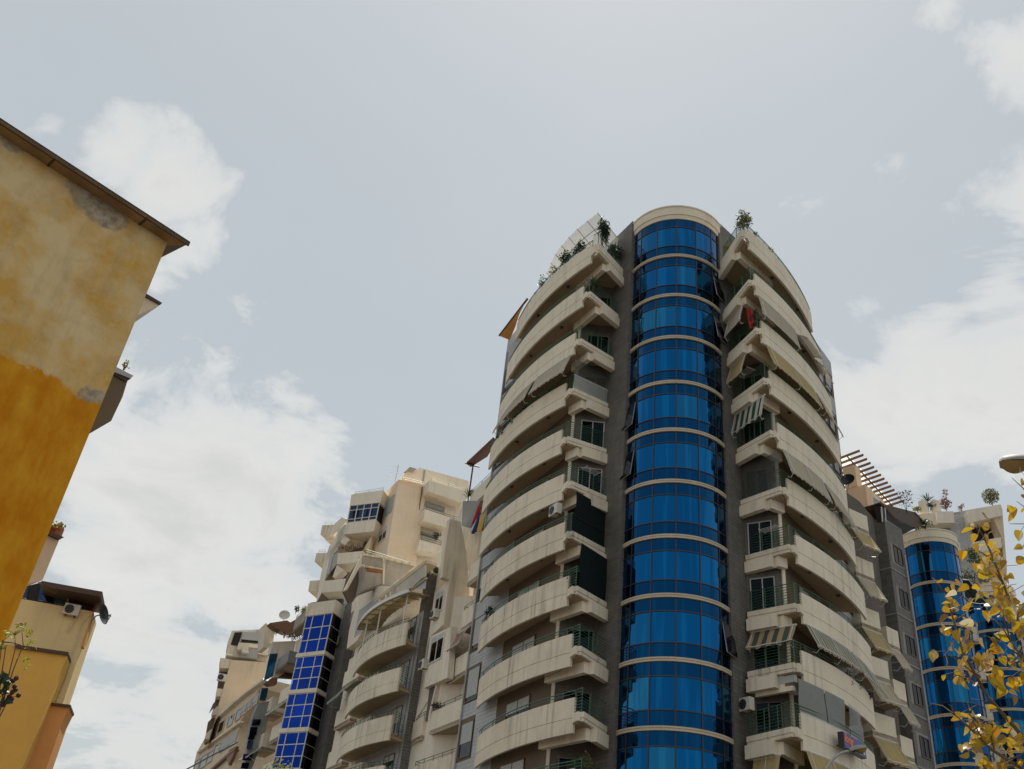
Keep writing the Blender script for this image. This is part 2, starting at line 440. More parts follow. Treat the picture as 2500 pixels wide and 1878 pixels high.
def window(parent, a, b, z0, z1, side, fm='white_frame', gm='glass_dark', npan=2, shut=0.0, sm='shutter', fw=.06, proud=.07, name='window'):
    """framed window on the plan line a->b; panes and roller shutter are its sub-parts"""
    a, b = Vector(a[:2]), Vector(b[:2]); L = (b-a).length; d = (b-a)/L; nn = Vector((-d.y, d.x))*side
    def bx(x0, x1, y0, y1, d0, d1):
        m = MB(); p = a+d*x0+nn*d0
        return m.obox((p.x, p.y, y0), (d.x*(x1-x0), d.y*(x1-x0), 0), (nn.x*(d1-d0), nn.y*(d1-d0), 0), (0, 0, y1-y0))
    m = MB()
    for q in ((0, fw, z0, z1), (L-fw, L, z0, z1), (fw, L-fw, z0, z0+fw), (fw, L-fw, z1-fw, z1)):
        mm = bx(q[0], q[1], q[2], q[3], -.02, proud); m.add(mm.v, mm.f)
    for k in range(1, npan):
        x = L*k/npan; mm = bx(x-.03, x+.03, z0+fw, z1-fw, -.02, proud-.005); m.add(mm.v, mm.f)
    win = obj(name, m, fm, parent)
    for k in range(npan):
        x0 = L*k/npan + (fw if k == 0 else .03); x1 = L*(k+1)/npan - (fw if k == npan-1 else .03)
        obj('pane', bx(x0, x1, z0+fw, z1-fw, -.01, .025), gm, win)
    if shut > 0:
        m = MB(); zt = z1-fw; zb = z1-(z1-z0)*shut; nsl = max(2, int((zt-zb)/.12)); h = (zt-zb)/nsl
        for k in range(nsl):
            mm = bx(fw, L-fw, zb+k*h+.006, zb+(k+1)*h-.006, .028, .05); m.add(mm.v, mm.f)
        obj('roller_shutter', m, sm, win)
    return win
# ------------------------------------------------------------------ ground (below the frame)
m = MB(); m.quad((-900, -700, 0), (900, -700, 0), (900, 2200, 0), (-900, 2200, 0))
g = obj('ground', m, 'paving'); g['kind'] = 'structure'
m = MB(); m.quad((-9, -80, .004), (5, -80, .004), (5, 34, .004), (-9, 34, .004))
g = obj('road', m, 'asphalt'); g['kind'] = 'structure'

# ------------------------------------------------------------------ the corner tower
NF = 12
ZR = [42.14 - 3.195*i for i in range(NF+1)]
TC = (9.77, 46.74); TR = 3.0; TA = .172          # glass drum: axis, radius, heading of its middle mullion
tower = root('apartment_tower', 'tall cream corner tower with a blue glass drum and sweeping curved balconies', 'building', (9.8, 50, 0))
def drum(t, r=TR, c=TC, a0=TA): return (c[0]-r*math.sin(a0-t), c[1]-r*math.cos(a0-t))

DLT = .415
def build_drum(parent, c, r, a0, levels, ztop, capz, nb, prot=.09, dl=DLT, gm='glass_blue', gs='glass_blue_spandrel', jit=.0):
    """levels: z of floor bands from the top down; panes are shared meshes turned about the axis"""
    half = dl/2
    def shell(z0, z1, rr, t=.03, n=5):
        mb = MB(); a = [-half+.012 + (2*half-.024)*i/n for i in range(n+1)]
        for i in range(n):
            q = [(-rr*math.sin(-x), -rr*math.cos(-x)) for x in (a[i], a[i+1])]; p = [(-(rr-t)*math.sin(-x), -(rr-t)*math.cos(-x)) for x in (a[i], a[i+1])]
            mb.add([(*q[0], z0), (*q[1], z0), (*q[1], z1), (*q[0], z1)], [(0, 1, 2, 3)])
        me = bpy.data.meshes.new('pane'); 
        # weld neighbours
        vs = []; fs = []
        for i in range(n+1):
            x = a[i]; vs += [(-rr*math.sin(-x), -rr*math.cos(-x), z0), (-rr*math.sin(-x), -rr*math.cos(-x), z1)]
        for i in range(n): fs.append((2*i, 2*i+2, 2*i+3, 2*i+1))
        me.from_pydata(vs, [], fs); me.update()
        for p in me.polygons: p.use_smooth = True
        return me
    cache = {}
    def get(h, gmn):
        k = (round(h, 3), gmn)
        if k not in cache:
            me = shell(0, h, r); me.materials.append(MATS[gmn]); cache[k] = me
        return cache[k]
    tops = [ztop] + [z-.22 for z in levels[:-1]]
    for i, zb in enumerate(levels):
        zt = tops[i]; zb2 = zb; H = zt-zb2
        rows = [(zb2, zb2+H*.24, gs), (zb2+H*.24, zb2+H*.77, gm), (zb2+H*.77, zt, gs)]
        for b in range(nb):
            t = (b - nb/2 + .5)*dl
            for (y0, y1, g_) in rows:
                o = inst(get(y1-y0-.05, g_), 'pane', parent, (c[0], c[1], y0+.025), rz=-(a0-t))
                if jit: o.rotation_euler.z += random.uniform(-jit, jit)
        tr = MB()
        pts = [drum(-nb/2*dl + nb*dl*k/36, r-.05, c, a0) for k in range(37)]
        for y in (rows[1][0], rows[1][1]):
            tr.sweep(pts, [(0, y-.03), (.085, y-.03), (.085, y+.03), (0, y+.03)], side=-1)
        obj('transom', tr, 'dark_metal', parent)
        bd = MB(); pb = [drum(-nb/2*dl + nb*dl*k/40, r-.1, c, a0) for k in range(41)]
        bd.sweep(pb, [(0, zb-.22), (.1+prot, zb-.22), (.1+prot, zb-.15), (.1+prot-.03, zb-.14), (.1+prot-.03, zb-.10), (.1+prot, zb-.09), (.1+prot, zb-.01), (0, zb-.01)], side=-1)
        obj('floor_band', bd, 'band_tan', parent)
    mu = MB()
    for b in range(nb+1):
        p = drum((b-nb/2)*dl, r-.06, c, a0); q = drum((b-nb/2)*dl, r+.035, c, a0)
        d = Vector((q[0]-p[0], q[1]-p[1], 0)); s = Vector((-d.y, d.x, 0)).normalized()*.032
        mm = MB().obox(Vector((p[0], p[1], levels[-1]))-s, s*2, d, (0, 0, ztop-levels[-1]))
        obj('mullion', mm, 'dark_metal', parent)
    # core behind the glass so that nothing shows through the joints
    core = MB().plan([drum(x, r-.14, c, a0) for x in [-PI + 2*PI*k/28 for k in range(28)]], 0, ztop+.1)
    obj('core', core, 'black', parent)
    # crowning parapet
    cp = MB(); ring = [drum(-PI*.62 + 1.24*PI*k/56, r-.2, c, a0) for k in range(57)]
    z0 = ztop; z1 = capz
    cp.sweep(ring, [(0, z0), (.26, z0), (.30, z0+.26), (.30, z0+.30), (.36, z0+.32), (.36, z1-.10), (.41, z1-.09), (.41, z1), (0, z1)], side=-1)
    obj('roof_parapet', cp, 'cream', parent)
    rf = MB().plan([drum(x, r-.1, c, a0) for x in [-PI + 2*PI*k/28 for k in range(28)]], z1-.5, z1-.3)
    obj('drum_roof', rf, 'concrete', parent)
build_drum(tower, TC, TR, TA, ZR[:12], 45.16, 46.22, 6)

# opened vent casements in the drum
for fl, t, sgn in ((1, 1.02, 1), (2, 1.02, 1), (8, 1.02, 1), (4, -1.0, -1), (5, -1.0, -1)):
    z0 = ZR[fl]+.72; h = 1.5; p = Vector((*drum(t, TR+.03), 0)); rad = Vector((p.x-TC[0], p.y-TC[1], 0)).normalized(); tg = Vector((-rad.y, rad.x, 0))
    wd = .5
    a = p - tg*wd; out = rad*.20
    mm = MB().ext([a+Vector((0, 0, z0+h)), a+tg*2*wd+Vector((0, 0, z0+h)), a+tg*2*wd+out+Vector((0, 0, z0)), a+out+Vector((0, 0, z0))], rad*.05)
    wn = obj('casement', mm, 'glass_navy', tower)
    fr = MB(); e = a if sgn < 0 else a
    for s_ in (a, a+tg*2*wd):
        fr.tube([s_+Vector((0, 0, z0+h)), s_+out+Vector((0, 0, z0))], .03, 4)
    fr.tube([a+out+Vector((0, 0, z0)), a+tg*2*wd+out+Vector((0, 0, z0))], .03, 4)
    obj('casement_frame', fr, 'grey_metal', wn)

# tiled fin walls either side of the drum
DL = Vector((-math.sin(R(26)), math.cos(R(26)))); DR = Vector((math.sin(R(49)), math.cos(R(49))))
FLa = Vector((6.70, 45.70)); FRa = Vector((12.26, 44.86))
for a, d, sd_ in ((FLa, DL, 1), (FRa, DR, -1)):
    b = a + d*2.6; nn = Vector((-d.y, d.x))*sd_
    body = MB().plan([a, b, b-nn*.34, a-nn*.34], 0, 46.42)
    fin = obj('fin_wall', body, 'grey_tile', tower)
    t = tiles(a, b, 8.0, 46.38, .40, .20, side=sd_)
    e = tiles(a-nn*.34, a, 8.0, 46.38, .34, .20, side=sd_, mb=t)
    o = obj('wall_tiles', t, 'grey_tile', fin); o['kind'] = 'stuff'

# inner facades behind the balconies
ML = (3.87, 47.5); EL = (-.70, 57.8); MR = (15.05, 44.8); ER = (22.46, 53.65)
eL = (6.05, 47.45); eR = (13.35, 45.95)
WTL = (.78, 54.5); WTR = (20.1, 50.75)
foot = [EL, ML, eL, (7.4, 46.6), (12.3, 45.7), eR, MR, ER, (21.2, 60), (6, 64)]
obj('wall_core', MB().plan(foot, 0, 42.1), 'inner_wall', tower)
obj('roof_slab', MB().plan([(-.2, 57.6), (4.1, 47.7), (6.6, 47.7), (12.4, 46.3), (15.0, 45.2), (22, 53.6), (20.9, 59.6), (6, 63.5)], 42.1, 42.2), 'concrete', tower)
lw = []
for i in range(0, 12):
    lw.append((8.2, 9.7, ZR[i]-2.6, ZR[i]-.75)); 
wl = (Vector(EL)-Vector(ML)).length
holesL = [(wl*.80, wl*.965, ZR[i]+.25, ZR[i]+2.35) for i in range(1, 12)] + [(wl*.20, wl*.46, ZR[i], ZR[i]+2.4) for i in range(1, 12)]
o = obj('tile_cladding', tiles(v2(ML, EL, .56), EL, 8.0, 44.4, .44, .22, side=1, holes=[(q[0]-wl*.56, q[1]-wl*.56, q[2], q[3]) for q in holesL]), 'grey_tile_light', tower); o['kind'] = 'stuff'
obj('parapet_wall', MB().plan([EL, v2(ML, EL, .72), v2(ML, EL, .72) and (v2(ML, EL, .72)[0]+.3, v2(ML, EL, .72)[1]+.16), (EL[0]+.3, EL[1]+.16)], 42.1, 44.4), 'grey_tile_light', tower)
wr = (Vector(ER)-Vector(MR)).length
holesR = [(wr*.84, wr*.965, ZR[i]+.5, ZR[i]+2.3) for i in range(1, 12)] + [(wr*.15, wr*.42, ZR[i], ZR[i]+2.4) for i in range(1, 12)]
o = obj('tile_cladding', tiles(v2(MR, ER, .56), ER, 8.0, 42.7, .44, .22, side=-1, holes=[(q[0]-wr*.56, q[1]-wr*.56, q[2], q[3]) for q in holesR]), 'grey_tile_light', tower); o['kind'] = 'stuff'
# end walls between fin and corner, with a window on every floor
for (a, b, side) in ((eL, ML, 1), (eR, MR, -1)):
    L_ = (Vector(b)-Vector(a)).length
    o = obj('tile_cladding', tiles(a, b, 8.0, 42.0, .20, .20, side=side, holes=[(L_*.18, L_*.74, ZR[i]+.2, ZR[i]+2.0) for i in range(1, 12)]), 'grey_tile', tower); o['kind'] = 'stuff'
for i in range(1, 11):
    window(tower, v2(eL, ML, .14), v2(eL, ML, .78), ZR[i]+.1, ZR[i]+2.1, 1, fm='frame_dark' if i not in (4, 5) else 'shutter_grey')
    window(tower, v2(eR, MR, .14), v2(eR, MR, .78), ZR[i]+.1, ZR[i]+2.1, -1, fm='frame_dark' if i not in (6, 7) else 'shutter_grey')
    window(tower, v2(ML, EL, .81), v2(ML, EL, .955), ZR[i]+.3, ZR[i]+2.3, 1, fm='brown_frame', npan=1, shut=.86 if i % 3 else .6, sm='shutter_grey')
    window(tower, v2(ML, EL, .21), v2(ML, EL, .45), ZR[i]+.05, ZR[i]+2.35, 1, fm='brown_frame', npan=2, shut=(.75, .3, .9, .5)[i % 4], sm='shutter')
    window(tower, v2(MR, ER, .85), v2(MR, ER, .955), ZR[i]+.55, ZR[i]+2.25, -1, fm='brown_frame', npan=1, shut=(.4, .7, .2)[i % 3], sm='shutter_grey')
    window(tower, v2(MR, ER, .16), v2(MR, ER, .41), ZR[i]+.05, ZR[i]+2.35, -1, fm='brown_frame', npan=2, shut=(.6, .3, .9, .5)[i % 4], sm='shutter')
# slim corner posts
for p in (ML, MR):
    obj('corner_post', MB().plan([(p[0]-.09, p[1]-.10), (p[0]+.07, p[1]-.10), (p[0]+.07, p[1]+.06), (p[0]-.09, p[1]+.06)], 0, 42.0), 'white_wall', tower)

# balconies: corner c, wall end e, start of the curved parapet p and its far tip t on every floor (they swing floor by floor)
LB = [((4.32, 44.40), (6.27, 46.69), (4.02, 44.82), (-.15, 54.05)), ((4.00, 44.89), (6.15, 46.95), (3.72, 45.30), (-.47, 54.8)),
      ((3.72, 45.57), (6.01, 47.21), (3.48, 45.95), (-.67, 55.3)), ((3.55, 46.21), (5.88, 47.53), (3.22, 46.82), (-.92, 55.8)),
      ((3.47, 46.51), (5.86, 47.44), (3.22, 46.98), (-.98, 56.1)), ((3.78, 45.86), (5.99, 47.22), (3.48, 46.46), (-.77, 55.5)),
      ((3.97, 45.41), (6.15, 47.26), (3.72, 45.92), (-.39, 55.0)), ((4.37, 44.97), (6.28, 46.90), (4.08, 45.55), (-.15, 54.75)),
      ((4.67, 44.52), (6.41, 46.72), (4.40, 45.06), (.16, 54.57)), ((4.93, 44.08), (6.55, 46.56), (4.66, 44.62), (.43, 54.49)),
      ((5.05, 43.9), (6.6, 46.4), (4.8, 44.4), (.6, 54.4))]
RB = [((12.92, 41.58), (12.41, 44.73), (13.30, 41.88), (19.56, 49.05)), ((13.33, 42.01), (12.63, 45.10), (13.64, 42.25), (20.15, 49.45)),
      ((13.74, 42.46), (12.82, 45.40), (14.00, 42.66), (20.6, 49.8)), ((14.13, 42.85), (12.99, 45.65), (14.46, 43.11), (20.9, 50.05)),
      ((14.45, 43.23), (13.20, 45.74), (14.83, 43.52), (21.15, 50.3)), ((14.91, 43.67), (13.34, 45.80), (15.32, 43.98), (21.36, 50.48)),
      ((15.23, 43.89), (13.53, 45.89), (15.64, 44.20), (21.62, 50.5)), ((15.29, 43.83), (13.45, 45.76), (15.68, 44.14), (21.67, 50.6)),
      ((14.85, 43.25), (13.25, 45.4), (15.28, 43.58), (21.0, 49.5)), ((14.29, 42.46), (13.00, 45.03), (14.78, 42.85), (20.3, 48.4)),
      ((14.0, 42.1), (12.9, 44.9), (14.4, 42.45), (20.0, 48.0))]
ARCS = {}
def balcony(side, i):
    c, e, p, t = (LB if side > 0 else RB)[i]; z = ZR[i]
    M, E = (ML, EL) if side > 0 else (MR, ER)
    s = side                                   # outward is to the left of p->t on the left wing
    path = arc(p, t, .57 if side > 0 else .42, 16, side=s); ARCS[(side, i)] = path
    inner = offs(path, -.13, s)
    wt = Vector(WTL if side > 0 else WTR)
    ci = (c[0]+(e[0]-c[0])*.05, c[1]+(e[1]-c[1])*.05)
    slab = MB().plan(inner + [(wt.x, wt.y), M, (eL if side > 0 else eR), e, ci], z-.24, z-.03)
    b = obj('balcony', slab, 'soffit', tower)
    zg = z+.06; z0, z1 = z-.62, z+1.0
    prof = [(0, z0), (0, zg-.018), (-.03, zg-.018), (-.03, zg+.018), (0, zg+.018), (0, z1), (-.13, z1), (-.13, z0)]
    dirty = 'cream_dirty' if (side > 0 and i >= 6) else ('cream' if i != 3 else 'cream')
    obj('parapet', MB().sweep(path, prof, side=s), dirty, b)
    # lip beam round the open corner and the deep beam that carries it
    ec = Vector(e)-Vector(c); en = Vector((-ec.y, ec.x)).normalized()*(-s); ecd = ec.normalized()
    lip = MB()
    cz0, cz1 = (z-.2, z+.22) if i else (z-.1, z+.62)
    lip.wallseg(e, c, cz0+.17, cz1, .18*s)
    lip.wallseg(e, (c[0]+ecd.x*.03, c[1]+ecd.y*.03), cz0, cz0+.16, .15*s)
    q = (p[0]+(inner[0][0]-p[0])*1.0, p[1]+(inner[0][1]-p[1])*1.0)
    lip.wallseg((c[0]+ecd.x*.004, c[1]+ecd.y*.004), v2(c, q, .98), cz0+.01, cz1-.004, .16*s)
    obj('lip_beam', lip, 'cream_dirty' if i >= 6 else 'cream', b)
    mfr = .46
    mpt = (c[0]+ec.x*(1-.62), c[1]+ec.y*(1-.62)); dd = (Vector(E)-Vector(M)).normalized()
    deep = MB().wallseg(e, mpt, z-.82, z-.21, .32*s)
    deep.wallseg(v2(mpt, M, .002), v2(mpt, M, 1.15), z-.80, z-.25, .30*s)
    obj('deep_beam', deep, 'cream', b)
    # green railings: two rails above the parapet, bars across the open end
    rl = MB(); ri = offs(path, -.06, s)
    for h, rr in ((.34, .028), (.20, .018)):
        rl.tube([(x, y, z1+h) for x, y in ri], rr, 5)
    for k in range(0, 17, 3): rl.tube([(ri[k][0], ri[k][1], z1), (ri[k][0], ri[k][1], z1+.34)], .02, 4)
    oi = Vector((-(c[1]-e[1]), c[0]-e[0])).normalized()*.0
    ce = (c[0]+ecd.x*.08, c[1]+ecd.y*.08); pts = [ri[0], ce, v2(e, ce, .04)]
    for k in range(8):
        h = cz1+.12+k*.145; rl.tube([(x, y, h) for x, y in pts], .016 if k < 7 else .026, 4)
    for f in (0, .33, .66, 1):
        x, y = v2(ce, e, f*.95); rl.tube([(x, y, cz1), (x, y, cz1+1.15)], .022, 4)
    obj('railing', rl, 'green_rail', b)
    lampm = MB()
    for f in (.24, .62):
        x, y = v2(path[int(16*f)], (wt.x, wt.y), 0.0); q = path[int(16*f)]; inw = (q[0]+(M[0]+(E[0]-M[0])*f*.9-q[0])*.42, q[1]+(M[1]+(E[1]-M[1])*f*.9-q[1])*.42)
        obj('soffit_lamp', MB().disc((inw[0], inw[1], z-.32), .11, .075, 12), 'brown_frame', b)
    return b
for i in range(11):
    balcony(1, i); balcony(-1, i)
# ------------------------------------------------------------------ outline helpers for the buildings down the side street
def Zc(ox, oy, s): return lambda x, y: (ox + x/s, oy + y/s)
K1 = Zc(740, 1180, 7.555); K2 = Zc(940, 1120, 7.554); M1 = Zc(780, 1340, 7.554); M2 = Zc(780, 1540, 7.554); M3 = Zc(960, 1340, 7.555)
M4 = Zc(980, 1540, 7.554); M5 = Zc(760, 1700, 7.373); F1 = Zc(460, 1500, 8.309); F2 = Zc(460, 1680, 8.395); G1 = Zc(640, 1480, 7.555); G2 = Zc(640, 1690, 8.84)
A2 = Zc(1100, 900, 3.324); A3 = Zc(1100, 1350, 3.148)
dS = Vector((-.4226, .9063)); dP = Vector((.9063, .4226))         # along the street, and across it
def shift(P, d, o): return (P[0]+d[0]*o, P[1]+d[1]*o)
def slabpx(pts, P, d, depth, mb=None):
    """outline read off the photograph, laid on the vertical plane through P along d, with real depth behind it"""
    q = [atpl(x, y, P, d) for x, y in pts]
    nn = Vector((-d[1], d[0], 0)).normalized()
    if nn.dot(Vector((P[0], P[1], 0))) < 0: nn = -nn
    return (mb or MB()).ext(q, nn*depth)
def plank(name, pts, P, d, depth, mat, parent): return obj(name, slabpx(pts, P, d, depth), mat, parent)
def winpx(parent, pts, P, d, fm='white_frame', gm='glass_dark', npan=2, shut=0.0, sm='shutter', side=None, out=0.0):
    """window from two opposite corners (left-top, right-bottom) on plane P,d"""
    a = atpl(*pts[0], P, d); b = atpl(*pts[1], P, d)
    nn = Vector((-(b.y-a.y), b.x-a.x)); sd_ = 1 if nn.dot(Vector((-P[0], -P[1]))) > 0 else -1
    o = nn.normalized()*sd_*out
    return window(parent, (a.x+o.x, a.y+o.y), (b.x+o.x, b.y+o.y), b.z, a.z, sd_, fm=fm, gm=gm, npan=npan, shut=shut, sm=sm)
def rails(parent, path, z, n=2, gap=.17, mat='green_rail', r=.022, post=1.3, name='railing', h0=.15):
    mb = MB()
    for k in range(n): mb.tube([(x, y, z+h0+k*gap) for x, y in path], r if k == n-1 else r*.7, 4)
    for i in range(len(path)-1):
        a, b = Vector(path[i]), Vector(path[i+1]); m_ = max(1, int((b-a).length/post))
        for k in range(m_+1):
            p = a+(b-a)*k/m_; mb.tube([(p.x, p.y, z), (p.x, p.y, z+h0+(n-1)*gap)], r*.8, 4)
    return obj(name, mb, mat, parent)
def boxbal(parent, a, b, back, z, wallmat='cream', zt=1.0, zb=-.45, th=.12, rail=True, tri=0.0, name='balcony'):
    """boxed balcony: front from plan a to b, running 'back' (2D vector) to the wall"""
    a, b, bk = Vector(a[:2]), Vector(b[:2]), Vector(back)
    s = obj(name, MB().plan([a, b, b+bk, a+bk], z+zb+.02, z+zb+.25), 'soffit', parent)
    d = (b-a).normalized(); bd = bk.normalized()
    m_ = MB(); m_.plan([a, b, b+bd*th, a+bd*th], z+zb, z+zt); m_.plan([a+bd*(th+.003), a+bd*(th+.003)+d*th, a+d*th+bk, a+bk], z+zb+.004, z+zt-.004)
    m_.plan([b+bd*(th+.003)-d*th, b+bd*(th+.003), b+bk, b-d*th+bk], z+zb+.004, z+zt-.004)
    obj('parapet', m_, wallmat, s)
    if rail: rails(s, [(a+bk*.6).to_tuple(), (a+bd*.06).to_tuple(), (b+bd*.06).to_tuple(), (b+bk*.6).to_tuple()], z+zt, 2)
    return s

# ------------------------------------------------------------------ left wing of the street: curved balconies, dark tiled pier, recessed bay
wing = root('apartment_block', 'cream street block with three stacked curved balconies beside a dark tiled pier', 'building', (-5, 68, 0))
W1 = (-4.36, 66.0)
tipw = (-10.9, 80.2)
obj('wall_core', MB().plan([W1, shift(W1, dS, 15.4), (2, 86), (6, 70), (1.4, 61.5), (-.2, 60.6), (-.9, 62.0), (-2.2, 62.6), (-3.81, 66.26)], 0, 25.4), 'white_wall', wing)
obj('upper_storey', MB().plan([shift(W1, dS, 4.5), shift(W1, dS, 14.4), (0, 86), (4, 72), (-1.2, 68.2)], 25.4, 28.6), 'white_wall', wing)
o = obj('tile_cladding', tiles(W1, shift(W1, dS, 9.0), 10, 25.4, .44, .22, side=1), 'grey_tile_light', wing); o['kind'] = 'stuff'
# dark pier
pr = obj('tiled_pier', MB().plan([W1, (-3.81, 66.26), (-4.2, 67.1), (-4.75, 66.85)], 0, 28.9), 'grey_tile', wing)
o = obj('wall_tiles', tiles((-3.80, 66.265), W1, 10, 28.85, .30, .20, side=-1 if False else 1), 'grey_tile', pr); o['kind'] = 'stuff'
obj('recess_core', MB().plan([(.35, 59.3), (-.95, 62.2), (-.3, 63.2), (3, 62)], 0, 32.6), 'cream_dirty', wing)
# curved balconies
P0, TP = (-5.27, 64.75), (-9.6, 74.15)
for i in (6, 7, 8, 9):
    z = ZR[i]; path = arc(P0, TP, .70, 16, side=1); inner = offs(path, -.14, 1)
    bl = obj('balcony', MB().plan(inner + [(-8.6, 75.0), shift(W1, dS, .6), (-4.9, 65.6)], z-.25, z-.04), 'soffit', wing)
    zg = z+.05
    obj('parapet', MB().sweep(path, [(0, z-.62), (0, zg-.015), (-.025, zg-.015), (-.025, zg+.015), (0, zg+.015), (0, z+1.0), (-.14, z+1.0), (-.14, z-.62)], side=1), 'cream_dirty', bl)
    rails(bl, offs(path, -.06, 1), z+1.0, 2)
    er = MB()
    for k in range(8): er.tube([(-5.17, 64.85, z+.2+k*.15), (-4.5, 65.8, z+.2+k*.15)], .016, 4)
    er.tube([(-4.85, 65.3, z), (-4.85, 65.3, z+1.3)], .03, 4)
    obj('end_railing', er, 'green_rail', bl)
    obj('bracket', MB().plan([(-5.2, 64.95), (-4.45, 65.75), (-4.8, 66.3), (-5.4, 65.4)], z-.42, z-.26), 'soffit', bl)
    window(wing, shift(W1, dS, 1.1), shift(W1, dS, 3.0), z+.05, z+2.3, 1, fm='brown_frame', npan=2, shut=(.3, .75, .5, .2)[i-6])
    obj('pale_panel', MB().wallseg(shift(shift(W1, dS, 5.4), (-.9063, -.4226), .75), shift(shift(W1, dS, 8.6), (-.9063, -.4226), .75), z-.2, z+2.2, -.7), 'white_wall', wing)
cloth('canopy_dull', (.36, .30, .17), trans=.12)
# canopy on posts above the uppermost curved balcony
z = ZR[6]; path = arc(P0, TP, .70, 16, side=1); out = offs(path, .35, 1); inn = offs(path, -1.5, 1)
cn = MB()
for k in range(16):
    a, b, c_, d_ = out[k], out[k+1], inn[k+1], inn[k]
    cn.add([(*a, z+3.18), (*b, z+3.18), (*c_, z+3.5), (*d_, z+3.5)], [(0, 1, 2, 3)])
cp = obj('canopy', cn, 'canopy_dull', wing)
fb = MB(); fb.sweep(out, [(0, z+3.08), (.05, z+3.08), (.05, z+3.34), (0, z+3.34)], side=1)
obj('fascia', fb, 'white_metal', cp)
bm = MB()
for k in range(0, 17, 2): bm.tube([(*out[k], z+3.12), (*inn[k], z+3.42)], .045, 4)
mid = offs(path, -.5, 1); bm.tube([(*p, z+3.2) for p in mid], .05, 4); bm.tube([(*p, z+3.12) for p in offs(path, .22, 1)], .05, 4)
obj('rafter', bm, 'soffit', cp)
for k in (1, 7, 12):
    q = offs(path, -.06, 1)[k]; obj('post', MB().tube([(*q, z+1.0), (*q, z+3.2)], .055, 6), 'white_metal', cp)
# glazed veranda of the floor above, with a sloping-looking cap beam
WB = (-5.15, 64.9)
vr = plank('veranda_cap', [M1(1000, 958), M1(1330, 680), M1(1960, 205), M1(1960, 262), M1(1345, 745), M1(1030, 975)], WB, dS, .9, 'awn_cream', wing)
for q in ([(1400, 690), (1510, 607), (1500, 790), (1390, 840)], [(1515, 604), (1640, 518), (1620, 735), (1505, 788)], [(1645, 514), (1880, 345), (1860, 560), (1700, 722), (1625, 733)], [(1886, 340), (1960, 285), (1960, 500), (1866, 556)]):
    plank('pane', [M1(*p) for p in q], shift(WB, dP, .05), dS, .05, 'canopy_white', wing)
plank('veranda_sill', [M1(1180, 968), M1(1700, 748), M1(1830, 620), M1(1960, 525), M1(1960, 548), M1(1720, 735), M1(1190, 990)], shift(WB, dP, -.02), dS, .15, 'awn_cream', wing)
plank('pane', [M1(1725, 720), M1(1960, 545), M1(1945, 735), M1(1870, 745)], shift(WB, dP, .12), dS, .06, 'grey_tile_light', wing)
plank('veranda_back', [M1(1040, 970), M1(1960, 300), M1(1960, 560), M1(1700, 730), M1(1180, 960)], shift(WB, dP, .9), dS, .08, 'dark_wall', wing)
for x in (1100, 1215, 1300):
    plank('veranda_post', [M1(x, 975-(x-1040)*.70), M1(x+22, 965-(x-1040)*.70), M1(x+8, 1010-(x-1040)*.55), M1(x-12, 1016-(x-1040)*.55)], WB, dS, .06, 'white_metal', wing)
plank('veranda_pier', [M1(1335, 690), M1(1390, 665), M1(1378, 850), M1(1320, 880)], shift(WB, dP, -.01), dS, .3, 'awn_cream', wing)
# pale wall left of the veranda with its shuttered window, and the concrete stair head behind
WL = shift(W1, dS, 6.0); WL = shift(WL, (-.9063, -.4226), .5)
plank('wall_panel', [M1(720, 835), M1(1150, 680), M1(1320, 700), M1(1030, 960), M1(1000, 1000), M1(830, 1440), M1(700, 1690), M2(500, 340), M2(545, 0), M1(640, 1130)], WL, dS, 1.2, 'white_wall', wing)
winpx(wing, [M1(745, 1130), M1(1010, 1370)], WL, dS, npan=1, shut=.95, sm='shutter_grey')
plank('corner_wall', [M1(600, 1000), M1(690, 890), M1(640, 1130), M1(580, 1190)], shift(WL, dS, .6), dS, .6, 'white_wall', wing)
WH = (-6.2, 76.5)
plank('stair_head', [M1(800, 95), M1(1200, 160), M1(1790, 290), M1(1500, 540), M1(1300, 700), M1(1150, 670), M1(740, 820), M1(800, 560)], WH, dP, 1.0, 'concrete', wing)
plank('stair_back', [M1(520, 520), M1(800, 100), M1(860, 560), M1(700, 860), M1(560, 1010), M1(450, 780)], shift(WH, dS, 1.1), dP, .4, 'inner_wall', wing)
plank('stair_cap', [M1(795, 78), M1(1205, 150), M1(1800, 278), M1(1770, 312), M1(1200, 182), M1(800, 112)], shift(WH, dS, -.12), dP, .4, 'cream_dirty', wing)
plank('stair_rib', [M1(1165, 165), M1(1215, 170), M1(1195, 660), M1(1165, 650)], shift(WH, dS, -.15), dP, .4, 'cream_dirty', wing)
plank('stair_ledge', [M1(780, 285), M1(1165, 365), M1(1165, 385), M1(772, 318)], shift(WH, dS, -.25), dP, .4, 'cream_dirty', wing)
plank('brick_panel', [M1(890, 352), M1(1155, 400), M1(1150, 452), M1(880, 398)], shift(WH, dS, -.10), dP, .2, 'terracotta', wing)
plank('blank_panel', [M1(850, 420), M1(1150, 455), M1(1150, 640), M1(760, 790)], shift(WH, dS, -.08), dP, .15, 'concrete', wing)
plank('sloped_fin', [M1(790, 95), M1(800, 110), M1(770, 290), M1(510, 760), M1(455, 770)], shift(WH, dS, -1.4), dP, .35, 'cream', wing)
rails(wing, [tuple(atpl(*M1(860, 60), WH, dP).to_tuple()[:2]), tuple(atpl(*M1(1820, 250), WH, dP).to_tuple()[:2])], atpl(*M1(860, 90), WH, dP).z+.05, 2, mat='green_rail_light')

